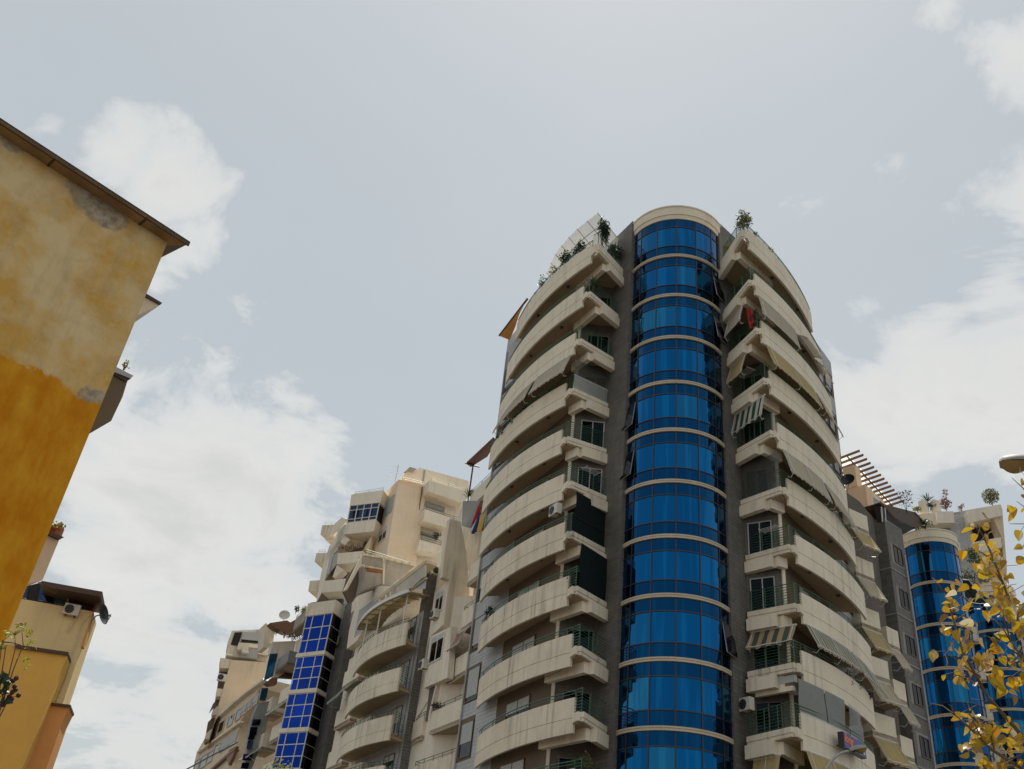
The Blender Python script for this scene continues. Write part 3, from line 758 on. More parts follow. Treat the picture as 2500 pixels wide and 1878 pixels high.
# bay of windows and the tall tapering wall right of the pier
W2 = (-3.8, 66.2); WW = (-2.2, 62.6)
plank('bay_wall', [M3(868, 100), M3(965, 0), K2(1200, 1105), K2(1215, 1100), M3(985, 0), M3(1010, 700), M4(850, 500), M4(810, 900), M4(250, 1660), M4(250, 1800), M3(640, 1660)], W2, dS, .8, 'white_wall', wing)
for q, wq in (([(872, 110), (955, -60), (900, 515), (785, 790)], [(870, 150), (925, 330)]), ([(765, 805), (1040, 575), (925, 1395), (655, 1645)], [(805, 850), (930, 1110)]), ([(680, 1620), (1072, 1432), (995, 2380), (565, 2570)], None)):
    b = plank('window_bay', [M3(*p) for p in q], shift(W2, (-.9063, -.4226), .45), dS, .44, 'white_wall', wing)
winpx(wing, [M3(810, 850), M3(905, 1120)], shift(W2, (-.9063, -.4226), .46), dS, npan=2, shut=.28)
winpx(wing, [M4(575, 150), M4(745, 500)], shift(W2, (-.9063, -.4226), .46), dS, npan=2, shut=.22)
plank('lower_bay', [M4(390, 960), M4(540, 910), M4(480, 1300), M4(250, 1660), M4(200, 1760), M4(250, 1660)], shift(W2, (-.9063, -.4226), .1), dS, .3, 'white_wall', wing)
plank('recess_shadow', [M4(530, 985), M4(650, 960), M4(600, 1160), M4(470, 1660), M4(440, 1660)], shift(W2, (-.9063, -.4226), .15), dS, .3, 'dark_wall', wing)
plank('tapering_wall', [K2(1200, 1108), K2(1395, 1168), M3(1335, 0), M3(1415, 1150), M3(1290, 1290), M4(1130, 60), M4(860, 440), M4(890, 0), M3(930, 1400), M3(1035, 570), M3(905, 520), M3(960, 0)], WW, dP, .5, 'cream_dirty', wing)
plank('wall_edge', [M3(1335, 0), M3(1352, 0), M3(1432, 1150), M3(1415, 1150)], shift(WW, dS, -.03), dP, .4, 'white_wall', wing)
plank('lower_wall', [M4(680, 920), M4(1130, 975), M4(1075, 1190), M4(570, 1500), M4(520, 1660), M4(540, 1500)], shift(WW, dS, .4), dP, .3, 'cream_dirty', wing)
# balconies in the recess between the tower and the bay
RA, RZ = (-.75, 59.6), (-2.05, 62.8); bk = (1.6, .75)
for i in (3, 5, 6, 7):
    boxbal(wing, v2(RA, RZ, .0 if i != 3 else -.05), v2(RA, RZ, 1.02 if i == 3 else (.52 if i in (5, 6) else .98)), bk, ZR[i], 'cream', rail=(i != 5))
boxbal(wing, (.15, 57.2), (-2.6, 62.8), (1.6, .75), ZR[8], 'cream')
boxbal(wing, (.15, 57.2), (-3.3, 64.2), (1.6, .75), ZR[9], 'cream_dirty')
boxbal(wing, shift(W2, (-.9063, -.4226), .1), shift((-2.9, 64.3), (-.9063, -.4226), .3), (.8, .4), ZR[8], 'cream')
plank('grey_screen', [A2(100, 1075), A2(240, 1075), A2(160, 1295), A2(90, 1275)], (-1.9, 62.2), dS, .25, 'grey_wall', wing)
plank('back_wall', [A2(60, 1230), A2(100, 1090), A2(330, 1000), A2(300, 1500), A2(130, 1660), A2(60, 1500)], (-.2, 61.3), dS, .3, 'cream_dirty', wing)
# fabric awning with red stripes over the recess balcony
def awning(parent, a, b, z, out, drop, outv, mat, arms=2, val=.16, n=10, armmat='white_metal', path=None, side=1):
    """drop-arm awning hung from the line a->b (or a plan path) at height z"""
    if path is None:
        path = [a, b]
    pv = [Vector((p[0], p[1], z)) for p in path]
    ln = [0]
    for p, q in zip(pv, pv[1:]): ln.append(ln[-1]+(q-p).length)
    L = ln[-1]
    def at(t):
        s = t*L
        for k in range(len(pv)-1):
            if s <= ln[k+1]+1e-9:
                f_ = (s-ln[k])/(ln[k+1]-ln[k]); d = (pv[k+1]-pv[k]).normalized()
                nv = Vector((outv[0], outv[1], 0)).normalized() if outv else Vector((-d.y, d.x, 0))*side
                return pv[k]+(pv[k+1]-pv[k])*f_, nv
        return pv[-1], nv
    def f(t, u):
        p, ov = at(min(1, t)); return p + ov*(out*u) + Vector((0, 0, -drop*u - .06*math.sin(PI*u)*math.sin(5*t+p.x) - .018*math.sin(t*L*7+p.y*3)*u)) + ov*(.025*math.sin(t*L*4.3+u*3+p.x*5)*math.sin(PI*u))
    rows = []; uvs = []; nn = max(6, int(L/.20))
    for u in (0, .14, .28, .42, .57, .71, .86, 1):
        rows.append([f(t/nn, u) for t in range(nn+1)]); uvs.append([(t/nn*L, u) for t in range(nn+1)])
    rows.append([f(t/nn, 1)+Vector((0, 0, -val*(1 if t % 2 else .55))) for t in range(nn+1)]); uvs.append([(t/nn*L, 1.2) for t in range(nn+1)])
    aw = obj('awning', MB().grid(rows, uvs), mat, parent)
    ks = [k/12 for k in range(13)]
    obj('front_bar', MB().tube([f(t, 1) for t in ks], .03, 5), armmat, aw)
    obj('roller_tube', MB().tube([f(t, 0) for t in ks], .045, 5), armmat, aw)
    for k in range(arms):
        t = .06 + .88*k/(arms-1) if arms > 1 else .5
        ov = at(t)[1]
        p0 = f(t, 0)+ov*.03+Vector((0, 0, .03)); p1 = f(t, 1)+ov*.04; p2 = p1-ov*(out*.55)+Vector((0, 0, -.28)); p3 = p1 - ov*(out*.95) + Vector((0, 0, -.16))
        obj('arm', MB().tube([p0, p1, p2, p3], .020, 4), armmat, aw)
    return aw
awning(wing, v2(RA, RZ, .12), v2(RA, RZ, .98), ZR[6]-.5, .55, 1.15, (-.9, -.42), 'awn_red_stripe', arms=2)

# ------------------------------------------------------------------ left: white box balconies, second pier, angled bay of royal blue panes
bay = root('bay_block', 'cream block with an angled bay of square royal blue window panes', 'building', (-14, 82, 0))
gA, gB = (-9.3, 75.3), (-10.9, 78.9)
for i in (6, 7, 8, 9):
    boxbal(bay, gA, gB, (1.3, .6), ZR[i], 'cream', rail=False)
boxbal(bay, (-10.3, 76.3), (-12.2, 80.0), (1.2, .55), ZR[9]+.6, 'cream', rail=True)
awning(bay, (-9.5, 75.4), (-10.9, 78.9), ZR[6]-.5, 1.0, 1.25, (-.9, -.42), 'awn_pale_green', arms=2, armmat='green_rail_light')
PA = atd(*G1(1650, 100), 82.0); PAr = (PA.x, PA.y)               # right edge of the second pier
PBl = shift(PAr, dS, 4.2)
obj('wall_core', MB().plan([PAr, shift(PAr, dS, 12.5), (-8, 100), (2, 88), shift(PAr, dP, .9)], 0, 29.2), 'grey_wall', bay)
obj('wall_head', MB().plan([shift(PAr, dS, .2), shift(PAr, dS, 3.6), shift(shift(PAr, dS, 3.4), dP, 3), shift(PAr, dP, 3)], 29.2, 31.6), 'grey_tile_light', bay)
o = obj('tile_cladding', tiles(PAr, PBl, 12, 31.4, .44, .22, side=1), 'grey_tile', bay); o['kind'] = 'stuff'
o = obj('tile_cladding', tiles(shift(PAr, dP, .8), PAr, 12, 29.0, .40, .20, side=1), 'grey_tile', bay); o['kind'] = 'stuff'
winpx(bay, [M1(520, 720), M1(600, 960)], shift(PAr, (-.9063, -.4226), .03), dS, npan=1, shut=.9, sm='shutter_grey')
# angled bay
q0 = atd(*G1(1160, 830), 82.0); q1 = atz(*G1(665, 885), q0.z)
BR, BL = Vector((q0.x, q0.y)), Vector((q1.x, q1.y)); fd = (BL-BR).normalized(); fn = Vector((-fd.y, fd.x)); 
if fn.dot(BR) > 0: fn = -fn
BS = BR + Vector((.62, 1.35))                                     # back end of the bay's right cheek
BLb = BL + Vector((.75, 1.6))
lev = [29.55] + [ZR[i]+.02 for i in (5, 6, 7, 8, 9)]
obj('bay_core', MB().plan([BR-fn*.08, BL-fn*.08, BLb, BS], 8, 30.9), 'black', bay)
def paneq(a, b, z0, z1, nrm, mat, par):
    a3, b3 = Vector((a[0], a[1], 0)), Vector((b[0], b[1], 0)); n3 = Vector((nrm[0], nrm[1], 0))
    return obj('pane', MB().obox(a3+Vector((0, 0, z0))-n3*.02, b3-a3, n3*.03, (0, 0, z1-z0)), mat, par)
sn = Vector((BS-BR).normalized()); snn = Vector((sn.y, -sn.x))
if snn.dot(BR) > 0 and False: snn = -snn
for k in range(5):
    zt = lev[k] if k == 0 else lev[k]-.36; zb = lev[k+1]; h = (zt-zb)/3
    fr = MB()
    for r_ in range(3):
        for (f0, f1) in ((.02, .27), (.31, .71), (.75, .97)):
            a, b = BR+(BL-BR)*(1-f0) if False else BR+(BL-BR)*f0, BR+(BL-BR)*f1
            paneq(a, b, zb+r_*h+.05, zb+(r_+1)*h-.05, fn, 'glass_royal', bay)
        paneq(BR+(BS-BR)*.06, BR+(BS-BR)*.97, zb+r_*h+.04, zb+(r_+1)*h-.04, snn, 'glass_dark', bay)
    for r_ in range(4):
        y = zb+r_*h; p = Vector((BR.x, BR.y, y-.045)); fr.obox(p-Vector((fn.x, fn.y, 0))*.01, (BL.x-BR.x, BL.y-BR.y, 0), (fn.x*.05, fn.y*.05, 0), (0, 0, .07))
        p = Vector((BR.x, BR.y, y-.02)); fr.obox(p, (BS.x-BR.x, BS.y-BR.y, 0), (snn.x*.035, snn.y*.035, 0), (0, 0, .04))
    for f in (0.0, .29, .73, .985):
        p = BR+(BL-BR)*f; fr.obox((p.x-fn.x*.01, p.y-fn.y*.01, zb), (fd.x*.07, fd.y*.07, 0), (fn.x*.062, fn.y*.062, 0), (0, 0, zt-zb))
    obj('bay_frame', fr, 'white_metal', bay)
    p = BR - fd*.12 + fn*.12; q = BL + fd*.12 + fn*.12
    if k < 5: obj('floor_band', MB().plan([p, q, q-fn*.5, BS+snn*.10, BR+snn*.12+fn*.0], lev[k+1]-.34, lev[k+1]-.03), 'cream', bay)
p = BR - fd*.10 + fn*.12; q = BL + fd*.10 + fn*.12
obj('bay_cap', MB().plan([p, q, BLb+fn*.1, BS+snn*.12], 29.55, 30.75), 'cream_dirty', bay)
# terraces and diamond-shaped balconies left of the bay
LA = (BL.x-.35, BL.y+.9)
boxbal(bay, LA, shift(LA, dS, 3.2), (1.2, .6), 29.6, 'concrete', zt=.9, rail=True)
boxbal(bay, shift(LA, dS, 2.6), shift(LA, dS, 6.5), (1.5, .7), ZR[5]+.2, 'grey_wall', zt=1.0, zb=-.3, rail=False)
for i, k in ((6, 0), (7, 0), (8, 0), (9, 0)):
    boxbal(bay, (-16.0, 84.2), (-17.35, 87.0), (1.2, .6), ZR[i], 'cream', rail=False)
    boxbal(bay, (-18.2, 88.4), (-19.6, 91.4), (1.2, .6), ZR[i]-.2, 'cream', rail=False)
awning(bay, (-15.9, 84.2), (-17.2, 86.9), ZR[6]-.35, 1.0, 1.0, (-.9, -.42), 'awn_pale_green', arms=2, armmat='white_metal')
awning(bay, (-18.0, 88.4), (-19.4, 91.2), ZR[7]-.35, 1.1, 1.0, (-.9, -.42), 'awn_pale_green', arms=2, armmat='white_metal')
WD = (-17.8, 89.5)
plank('blue_screen', [F1(1650, 800), F1(1810, 800), F1(1720, 1250), F1(1530, 1360)], WD, dP, .12, 'glass_skyblue', bay)
plank('blue_screen', [F2(1500, 0), F2(1640, 0), F2(1600, 200), F2(1570, 260), F2(1445, 265)], shift(WD, dS, -.3), dP, .12, 'glass_skyblue', bay)
plank('upper_wall', [G1(190, 660), G1(620, 640), G1(590, 850), G1(500, 1170), G1(330, 1310), G1(210, 1310), G1(290, 870), G1(140, 880)], shift(WD, dS, .1), dP, .8, 'white_wall', bay)
plank('side_wall', [G1(620, 640), G1(760, 570), G1(720, 780), G1(590, 930)], (-15.9, 85.4), dS, .6, 'cream', bay)
plank('back_tower', [G1(60, 320), G1(240, 420), G1(190, 660), G1(100, 780), G1(20, 760), G1(40, 440)], shift(WD, dS, .8), dP, 2.0, 'cream_dirty', bay)
plank('timber_canopy', [G1(145, 310), G1(460, 262), G1(520, 300), G1(835, 130), G1(770, 420), G1(600, 480), G1(425, 480), G1(250, 400)], shift(WD, dS, -1.4), dP, 1.2, 'wood_brown', bay)
obj('timber_post', MB().tube([atpl(*G1(425, 470), shift(WD, dS, -1.2), dP), atpl(*G1(400, 590), shift(WD, dS, -1.2), dP)], .07, 5), 'wood_brown', bay)
plank('timber_canopy', [F1(1560, 1390), F1(1700, 1280), F1(1815, 1280), F1(1790, 1420), F1(1640, 1440)], shift(WD, dS, -1.2), dP, .8, 'wood_brown', bay)
plank('timber_canopy', [G1(400, 1240), G1(480, 1190), G1(600, 1170), G1(590, 1330), G1(300, 1310)], shift(WD, dS, -1.0), dP, .6, 'wood_dark', bay)
plank('lower_wall', [F2(1430, 330), F2(1700, 250), F2(1580, 900), F2(1300, 1662), F2(1150, 1662), F2(1300, 640)], shift(WD, dS, .3), dP, .8, 'grey_wall', bay)
for (x0, y0, x1, y1) in ((1330, 640, 1490, 760), (1270, 800, 1420, 960), (1240, 960, 1370, 1060), (1215, 1080, 1330, 1250), (1130, 1350, 1320, 1480), (1100, 1530, 1250, 1650)):
    plank('pane', [F2(x0, y0), F2(x1, y0), F2(x1-30, y1), F2(x0-30, y1)], shift(WD, dS, .12), dP, .1, 'glass_navy', bay)
# ------------------------------------------------------------------ peach tower behind the street block
peach = root('peach_apartment_house', 'tall peach apartment house with white balconies behind the street block', 'building', (-8, 88, 0))
PC = atd(974, 1171, 84.0); PC = (PC.x, PC.y); back = lambda o: shift(PC, dS, o)
dQ = Vector((.94, -.34))
plank('gable_wall', [K2(255, 385), K2(715, 490), K2(500, 1662), M1(1690, 170), M1(1700, 400), M1(1210, 300), M1(1210, 160)], PC, dP, 3.0, 'peach', peach)
plank('side_wall', [K2(255, 385), K1(1525, 165), K1(1505, 250), K1(1400, 640), K1(1210, 1240), M1(850, 40), M1(850, 300), M1(1210, 300)], PC, dS, 3.0, 'peach_pale', peach)
plank('corner_strip', [K1(1462, 250), K1(1512, 250), K1(1330, 1240), K1(1240, 1240)], shift(PC, (-.9063, -.4226), .12), dS, .3, 'peach', peach)
winpx(peach, [K1(1540, 345), K1(1640, 500)], shift(PC, (-.9063, -.4226), .02), dS, npan=1, shut=.97, sm='shutter_grey', fm='shutter_grey')
winpx(peach, [K1(1420, 905), K1(1530, 1000)], shift(PC, (-.9063, -.4226), .02), dS, npan=2, shut=.4, fm='white_frame')
plank('white_wall', [K2(700, 495), K2(1500, 690), K2(1420, 1300), K2(1050, 2050), K2(440, 2000), K2(640, 1000)], back(.25), dP, 2.0, 'white_wall', peach)
plank('penthouse_wall', [K2(330, 360), K2(420, 215), K2(540, 245), K2(630, 165), K2(1540, 410), K2(1560, 700), K2(730, 480)], back(2.6), dP, 2.5, 'cream_clean', peach)
plank('chimney_cap', [K2(395, 210), K2(460, 150), K2(590, 188), K2(530, 238)], back(2.3), dP, .8, 'concrete', peach)
obj('drainpipe', MB().tube([atpl(*K2(735, 210), back(2.5), dP), atpl(*K2(700, 450), back(2.5), dP)], .07, 6), 'grey_metal', peach)
def pbal(q, o, depth, mat='white_wall', rail=True, sl=True):
    b = plank('balcony', [K2(*p) for p in q], back(-o), dP, depth, mat, peach)
    return b
pbal([(815, 402), (1480, 615), (1435, 822), (790, 600)], 1.4, 1.35)
b1 = pbal([(735, 925), (1210, 1092), (1145, 1275), (705, 1150)], 1.4, 1.35)
b2 = pbal([(645, 1495), (1040, 1612), (1000, 1745), (600, 1690)], 1.4, 1.35)
def railpx(parent, pts, P, d, n=2, gap=.2, mat='green_rail', h=0):
    q = [atpl(x, y, P, d) for x, y in pts]; mb = MB()
    for k in range(n): mb.tube([p+Vector((0, 0, h+k*gap)) for p in q], .022, 4)
    for i in range(len(q)-1):
        L = (q[i+1]-q[i]).length; m_ = max(1, int(L/1.3))
        for k in range(m_+1):
            p = q[i]+(q[i+1]-q[i])*k/m_; mb.tube([p+Vector((0, 0, -.15)), p+Vector((0, 0, h+(n-1)*gap))], .02, 4)
    return obj('railing', mb, mat, parent)
railpx(b1, [K2(760, 930), K2(1400, 1140)], back(-1.35), dP)
railpx(b2, [K2(670, 1485), K2(1030, 1590)], back(-1.35), dP, n=3)
railpx(peach, [K2(320, 372), K2(720, 470)], back(.05), dP, mat='green_rail_light')
railpx(peach, [K2(860, 380), K2(1480, 590)], back(-1.3), dP, mat='green_rail_light')
er = MB(); a = atpl(*K2(735, 930), back(-1.3), dP)
for k in range(7):
    er.tube([a+Vector((0, 0, -.95+k*.17)), a+Vector((dS.x*1.2, dS.y*1.2, -.95+k*.17))], .02, 4)
obj('end_railing', er, 'green_rail', b1)
winpx(peach, [K2(755, 790), K2(1085, 985)], back(.2), dP, npan=2, shut=.95, sm='shutter_grey', fm='grey_metal')
winpx(peach, [K2(660, 1345), K2(960, 1500)], back(.2), dP, npan=2, shut=.6, sm='shutter_grey', fm='grey_metal')
# boxed-in veranda with blue panes, facing the street corner
QB = atd(*K1(1100, 600), 86.0); QB = (QB.x, QB.y); qb = lambda o: shift(QB, (.34, .94), o)
plank('veranda_top', [K1(890, 210), K1(1480, 130), K1(1425, 352), K1(860, 418)], QB, dQ, 2.2, 'white_wall', peach)
vb = plank('veranda_base', [K1(800, 738), K1(1350, 668), K1(1300, 885), K1(748, 945)], QB, dQ, 2.2, 'white_wall', peach)
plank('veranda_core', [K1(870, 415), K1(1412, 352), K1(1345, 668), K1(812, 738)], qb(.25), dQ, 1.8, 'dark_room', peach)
def lerp4(q, u, v):
    a = (q[0][0]+(q[1][0]-q[0][0])*u, q[0][1]+(q[1][1]-q[0][1])*u); b = (q[3][0]+(q[2][0]-q[3][0])*u, q[3][1]+(q[2][1]-q[3][1])*u)
    return K1(a[0]+(b[0]-a[0])*v, a[1]+(b[1]-a[1])*v)
vq = [(872, 415), (1412, 352), (1345, 668), (812, 735)]
for v0, v1, us in ((.02, .27, (0, .24, .48, .73, 1)), (.30, .78, (0, .16, .34, .50, .64, .80, 1)), (.82, .97, (0, .25, .5, .75, 1))):
    for u0, u1 in zip(us, us[1:]):
        if v0 == .30 and u0 == .16: continue
        plank('pane', [lerp4(vq, u0+.015, v0), lerp4(vq, u1-.015, v0), lerp4(vq, u1-.015, v1), lerp4(vq, u0+.015, v1)], qb(.12), dQ, .04, 'glass_navy', peach)
fr = MB()
for v in (0.0, .285, .80, .985):
    fr.tube([atpl(*lerp4(vq, 0, v), qb(.08), dQ), atpl(*lerp4(vq, 1, v), qb(.08), dQ)], .05, 4)
for u in (0, .25, .49, .74, 1): fr.tube([atpl(*lerp4(vq, u, 0), qb(.08), dQ), atpl(*lerp4(vq, u, 1), qb(.08), dQ)], .05, 4)
obj('veranda_frame', fr, 'white_metal', peach)
# angled white balconies stepping down to the left
for i_, (q, P_, dp) in enumerate(([[K1(650, 1292), K1(1105, 1248), K1(985, 1460), K1(620, 1495)], QB, 2.2], [[M1(95, 592), M1(525, 545), M1(462, 772), M1(42, 812)], QB, 2.2])):
    plank('balcony', q, P_, dQ, dp, 'white_wall', peach)
plank('veranda_side', [K1(1300, 885), K1(1350, 670), K1(1380, 640), K1(1210, 1240), K1(1100, 1250)], qb(.9), dQ, .5, 'peach_pale', peach)
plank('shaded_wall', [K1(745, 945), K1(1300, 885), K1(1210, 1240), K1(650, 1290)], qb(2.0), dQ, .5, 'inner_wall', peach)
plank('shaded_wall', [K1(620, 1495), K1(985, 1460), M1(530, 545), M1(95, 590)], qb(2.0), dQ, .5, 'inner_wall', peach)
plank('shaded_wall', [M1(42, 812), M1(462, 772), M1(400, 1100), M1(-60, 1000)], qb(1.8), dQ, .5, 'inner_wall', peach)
plank('wedge', [K1(690, 1080), K1(770, 970), K1(860, 1040), K1(760, 1150)], qb(.1), dQ, 1.0, 'white_wall', peach)
plank('wedge', [M1(240, 520), M1(320, 295), M1(440, 378), M1(300, 520)], qb(.1), dQ, 1.0, 'white_wall', peach)
LQ = atd(*K1(500, 900), 92.0); LQ = (LQ.x, LQ.y)
for q, s_ in (([(350, 775), (565, 765), (545, 962), (320, 945)], [(565, 765), (720, 625), (800, 660), (640, 880), (545, 962)]), ([(245, 1290), (440, 1282), (420, 1460), (213, 1448)], [(440, 1282), (680, 1040), (700, 1060), (600, 1260), (420, 1460)])):
    plank('balcony', [K1(*p) for p in q], LQ, dQ, 2.4, 'cream_dirty', peach)
    plank('parapet_return', [K1(*p) for p in s_], LQ, dS, .25, 'white_wall', peach)
ZZ = Zc(720, 1080, 3.958)
plank('balcony', [ZZ(145, 1338), ZZ(272, 1330), ZZ(258, 1440), ZZ(128, 1438)], LQ, dQ, 2.4, 'cream_dirty', peach)
plank('rear_wall', [K1(640, 880), K1(770, 760), K1(700, 1060), K1(560, 1300), K1(440, 1640), M1(130, 460), M1(40, 800), M1(-80, 1100), K1(330, 1662), K1(480, 1160), K1(580, 1060)], shift(LQ, dS, .6), dS, 3.0, 'white_wall', peach)
plank('shutter_panel', [M1(200, 130), M1(245, 130), M1(170, 460), M1(125, 455)], shift(LQ, (-.9, -.42), .1), dS, .15, 'shutter_grey', peach)
for q in ([(660, 900), (755, 770), (690, 1050), (600, 1130)], [(560, 1330), (650, 1270), (600, 1500), (520, 1600)]):
    plank('pale_screen', [K1(*p) for p in q], shift(LQ, (-.9, -.42), .05), dS, .08, 'canopy_white', peach)
railpx(peach, [K1(400, 745), K1(640, 745)], LQ, dQ, mat='white_metal'); railpx(peach, [K1(290, 1265), K1(415, 1262)], LQ, dQ, mat='white_metal')
railpx(peach, [K1(960, 195), K1(1480, 115)], QB, dQ, mat='grey_metal')

# ------------------------------------------------------------------ far left: old cornice house and the block standing over it
old = root('cornice_house', 'old beige house with rows of tall windows under projecting cornices', 'building', (-27, 106, 0))
OP = atd(*F2(1060, 690), 104.0); OP = (OP.x, OP.y)
plank('street_wall', [F1(1500, 1290), F2(1460, 0), F2(1060, 690), F2(1000, 1110), F2(860, 1800), F2(60, 1800), F2(170, 1320), F2(590, 590), F2(1290, 70)], OP, dS, 5.0, 'beige', old)
plank('roof_cornice', [F1(1510, 1290), F1(1520, 1330), F1(1075, 1662), F2(640, 560), F2(580, 590), F2(590, 545), F1(1060, 1640)], shift(OP, (-.9063, -.4226), .45), dS, .6, 'cream_dirty', old)
plank('cornice', [F2(1050, 668), F2(1062, 700), F2(175, 1335), F2(165, 1308)], shift(OP, (-.9063, -.4226), .35), dS, .5, 'cream_dirty', old)
plank('cornice', [F2(920, 1230), F2(950, 1260), F2(480, 1662), F2(440, 1662)], shift(OP, (-.9063, -.4226), .35), dS, .5, 'wood_brown', old)
plank('gable_end', [F2(1060, 690), F2(1310, 640), F2(1240, 1160), F2(1180, 1662), F2(860, 1662), F2(1000, 1110)], OP, dP, 3.0, 'grey_wall', old)
for x0, y0, x1, y1 in ((650, 700, 700, 880), (840, 590, 890, 740), (1005, 460, 1060, 620), (1110, 380, 1190, 500), (1210, 290, 1290, 420), (1310, 200, 1390, 330)):
    winpx(old, [F2(x0, y0), F2(x1, y1)], shift(OP, (-.9063, -.4226), .05), dS, npan=1, shut=.7 if x0 > 1090 else .15, gm='glass_dark', fm='beige', sm='shutter_grey')
for x0, y0, x1, y1 in ((870, 960, 960, 1130), (700, 1060, 790, 1230), (560, 1180, 620, 1300), (420, 1330, 470, 1500), (290, 1400, 340, 1600), (150, 1500, 190, 1662)):
    winpx(old, [F2(x0, y0), F2(x1, y1)], shift(OP, (-.9063, -.4226), .05), dS, npan=1, shut=.8 if x0 > 600 else .1, gm='glass_dark', fm='beige', sm='shutter_grey')
plank('pipe_box', [F2(840, 1260), F2(980, 1190), F2(900, 1420), F2(820, 1580), F2(780, 1450)], shift(OP, (-.9063, -.4226), .3), dS, .3, 'wood_brown', old)

farb = root('cliff_block', 'beige block with a blank end wall and stacked side balconies left of the cornice house', 'building', (-30, 118, 0))
FP = atd(*F1(870, 930), 114.0); FP = (FP.x, FP.y); dF = Vector((.9703, .242))
plank('end_wall', [F1(870, 925), F1(1600, 975), F1(1530, 1330), F1(1060, 1662), F2(560, 640), F2(480, 900), F2(420, 1150), F2(600, 400)], FP, dF, 5.0, 'beige', farb)
plank('top_storey', [F1(880, 335), F1(1590, 300), F1(1640, 600), F1(1640, 840), F1(1620, 975), F1(760, 830), F1(810, 640), F1(800, 560)], shift(FP, dS, 1.2), dF, 4.0, 'cream_dirty', farb)
plank('tower_head', [F1(1560, 175), F1(1760, 280), F1(1720, 560), F1(1600, 700), F1(1520, 330)], shift(FP, dS, .6), dF, 3.0, 'cream_dirty', farb)
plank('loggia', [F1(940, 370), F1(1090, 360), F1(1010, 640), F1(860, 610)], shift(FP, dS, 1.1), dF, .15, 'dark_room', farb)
plank('lattice', [F1(1100, 360), F1(1460, 360), F1(1440, 540), F1(1085, 505)], shift(FP, dS, .9), dF, .2, 'shutter_grey', farb)
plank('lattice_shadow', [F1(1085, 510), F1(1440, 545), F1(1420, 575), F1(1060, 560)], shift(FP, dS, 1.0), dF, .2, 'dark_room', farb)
plank('balcony_wall', [F1(1020, 572), F1(1235, 590), F1(1210, 740), F1(985, 700)], shift(FP, dS, -.2), dF, 1.2, 'cream_dirty', farb)
plank('white_box', [F1(1235, 590), F1(1600, 632), F1(1640, 700), F1(1620, 830), F1(1415, 800), F1(1430, 690), F1(1225, 665)], shift(FP, dS, .5), dF, .5, 'cream_clean', farb)
plank('dark_opening', [F1(1228, 668), F1(1425, 690), F1(1400, 900), F1(1010, 870), F1(1060, 760)], shift(FP, dS, .7), dF, .1, 'shutter_grey', farb)
plank('shade_dome', [F1(1070, 730), F1(1140, 715), F1(1230, 745), F1(1225, 775), F1(1120, 770)], shift(FP, dS, -.6), dF, .8, 'white_metal', farb)
railpx(farb, [F1(760, 808), F1(1600, 935)], shift(FP, dS, -.1), dF, mat='green_rail_light', n=1)
for q in ([(650, 880), (880, 920), (840, 1095), (640, 1085)], [(580, 1500), (740, 1520), (700, 1662), (560, 1662)]):
    plank('balcony', [F1(*p) for p in q], shift(FP, dS, .2), dF, 2.6, 'cream_dirty', farb)
for q in ([(600, 360), (590, 540), (480, 560), (500, 470)], [(490, 830), (430, 1050), (330, 1040), (360, 930)]):
    plank('balcony', [F2(*p) for p in q], shift(FP, dS, .2), dF, 2.6, 'cream_dirty', farb)
plank('recess_wall', [F1(640, 1100), F1(830, 1090), F1(740, 1520), F1(700, 1662), F2(560, 640), F2(430, 1140), F2(330, 1100), F2(400, 700), F2(540, 560), F2(480, 520), F2(580, 200), F1(560, 1662), F1(600, 1400)], shift(FP, dS, 2.0), dF, 1.5, 'inner_wall', farb)
plank('dark_screen', [F2(420, 520), F2(500, 330), F2(570, 240), F2(520, 400)], shift(FP, dS, .1), dF, .2, 'dark_wall', farb)
# ------------------------------------------------------------------ right: recessed side bay of the tower with stacked awnings
dRs = Vector((.788, .616)); dRp = Vector((.616, -.788))
Q1 = Zc(2120, 1200, 7.554); Q2 = Zc(2280, 1200, 7.555); Q3 = Zc(2280, 1400, 6.927); Q7 = Zc(1980, 1000, 5.54); Q8 = Zc(2000, 1050, 3.694); Q9 = Zc(2100, 1380, 3.3375)
side = root('side_block', 'grey tiled block with a smaller blue glass drum and a slatted roof pergola', 'building', (30, 64, 0))
for i in (4, 5, 6, 7, 8, 9):
    a, b = (22.0, 52.2), (23.45, 53.0)
    if i >= 7: a, b = (21.6, 51.4), (23.3, 52.3)
    boxbal(side, a, b, (-.9, 2.2), ZR[i], 'cream', zt=.95, zb=-.35, rail=False)
    awning(side, v2(a, b, .0), v2(a, b, 1.0), ZR[i]-.42, .75, 1.3, (.45, -.9), 'awn_beige' if i % 2 else 'awn_yellow', arms=2, n=8)
for i in (6, 7, 8, 9):
    a, b = (24.2, 53.9), (25.2, 54.6)
    boxbal(side, a, b, (-.9, 2.0), ZR[i]-.4, 'cream', zt=.95, zb=-.35, rail=False)
    awning(side, a, b, ZR[i]-.8, .7, 1.2, (.45, -.9), 'awn_beige', arms=2, n=8)
obj('recess_core', MB().plan([(21.8, 53.9), (24.4, 56.0), (26.2, 58.2), (24.0, 60), (21, 57)], 0, 33.0), 'dark_wall', side)  # wall coloured dark to paint in the shade behind the awnings
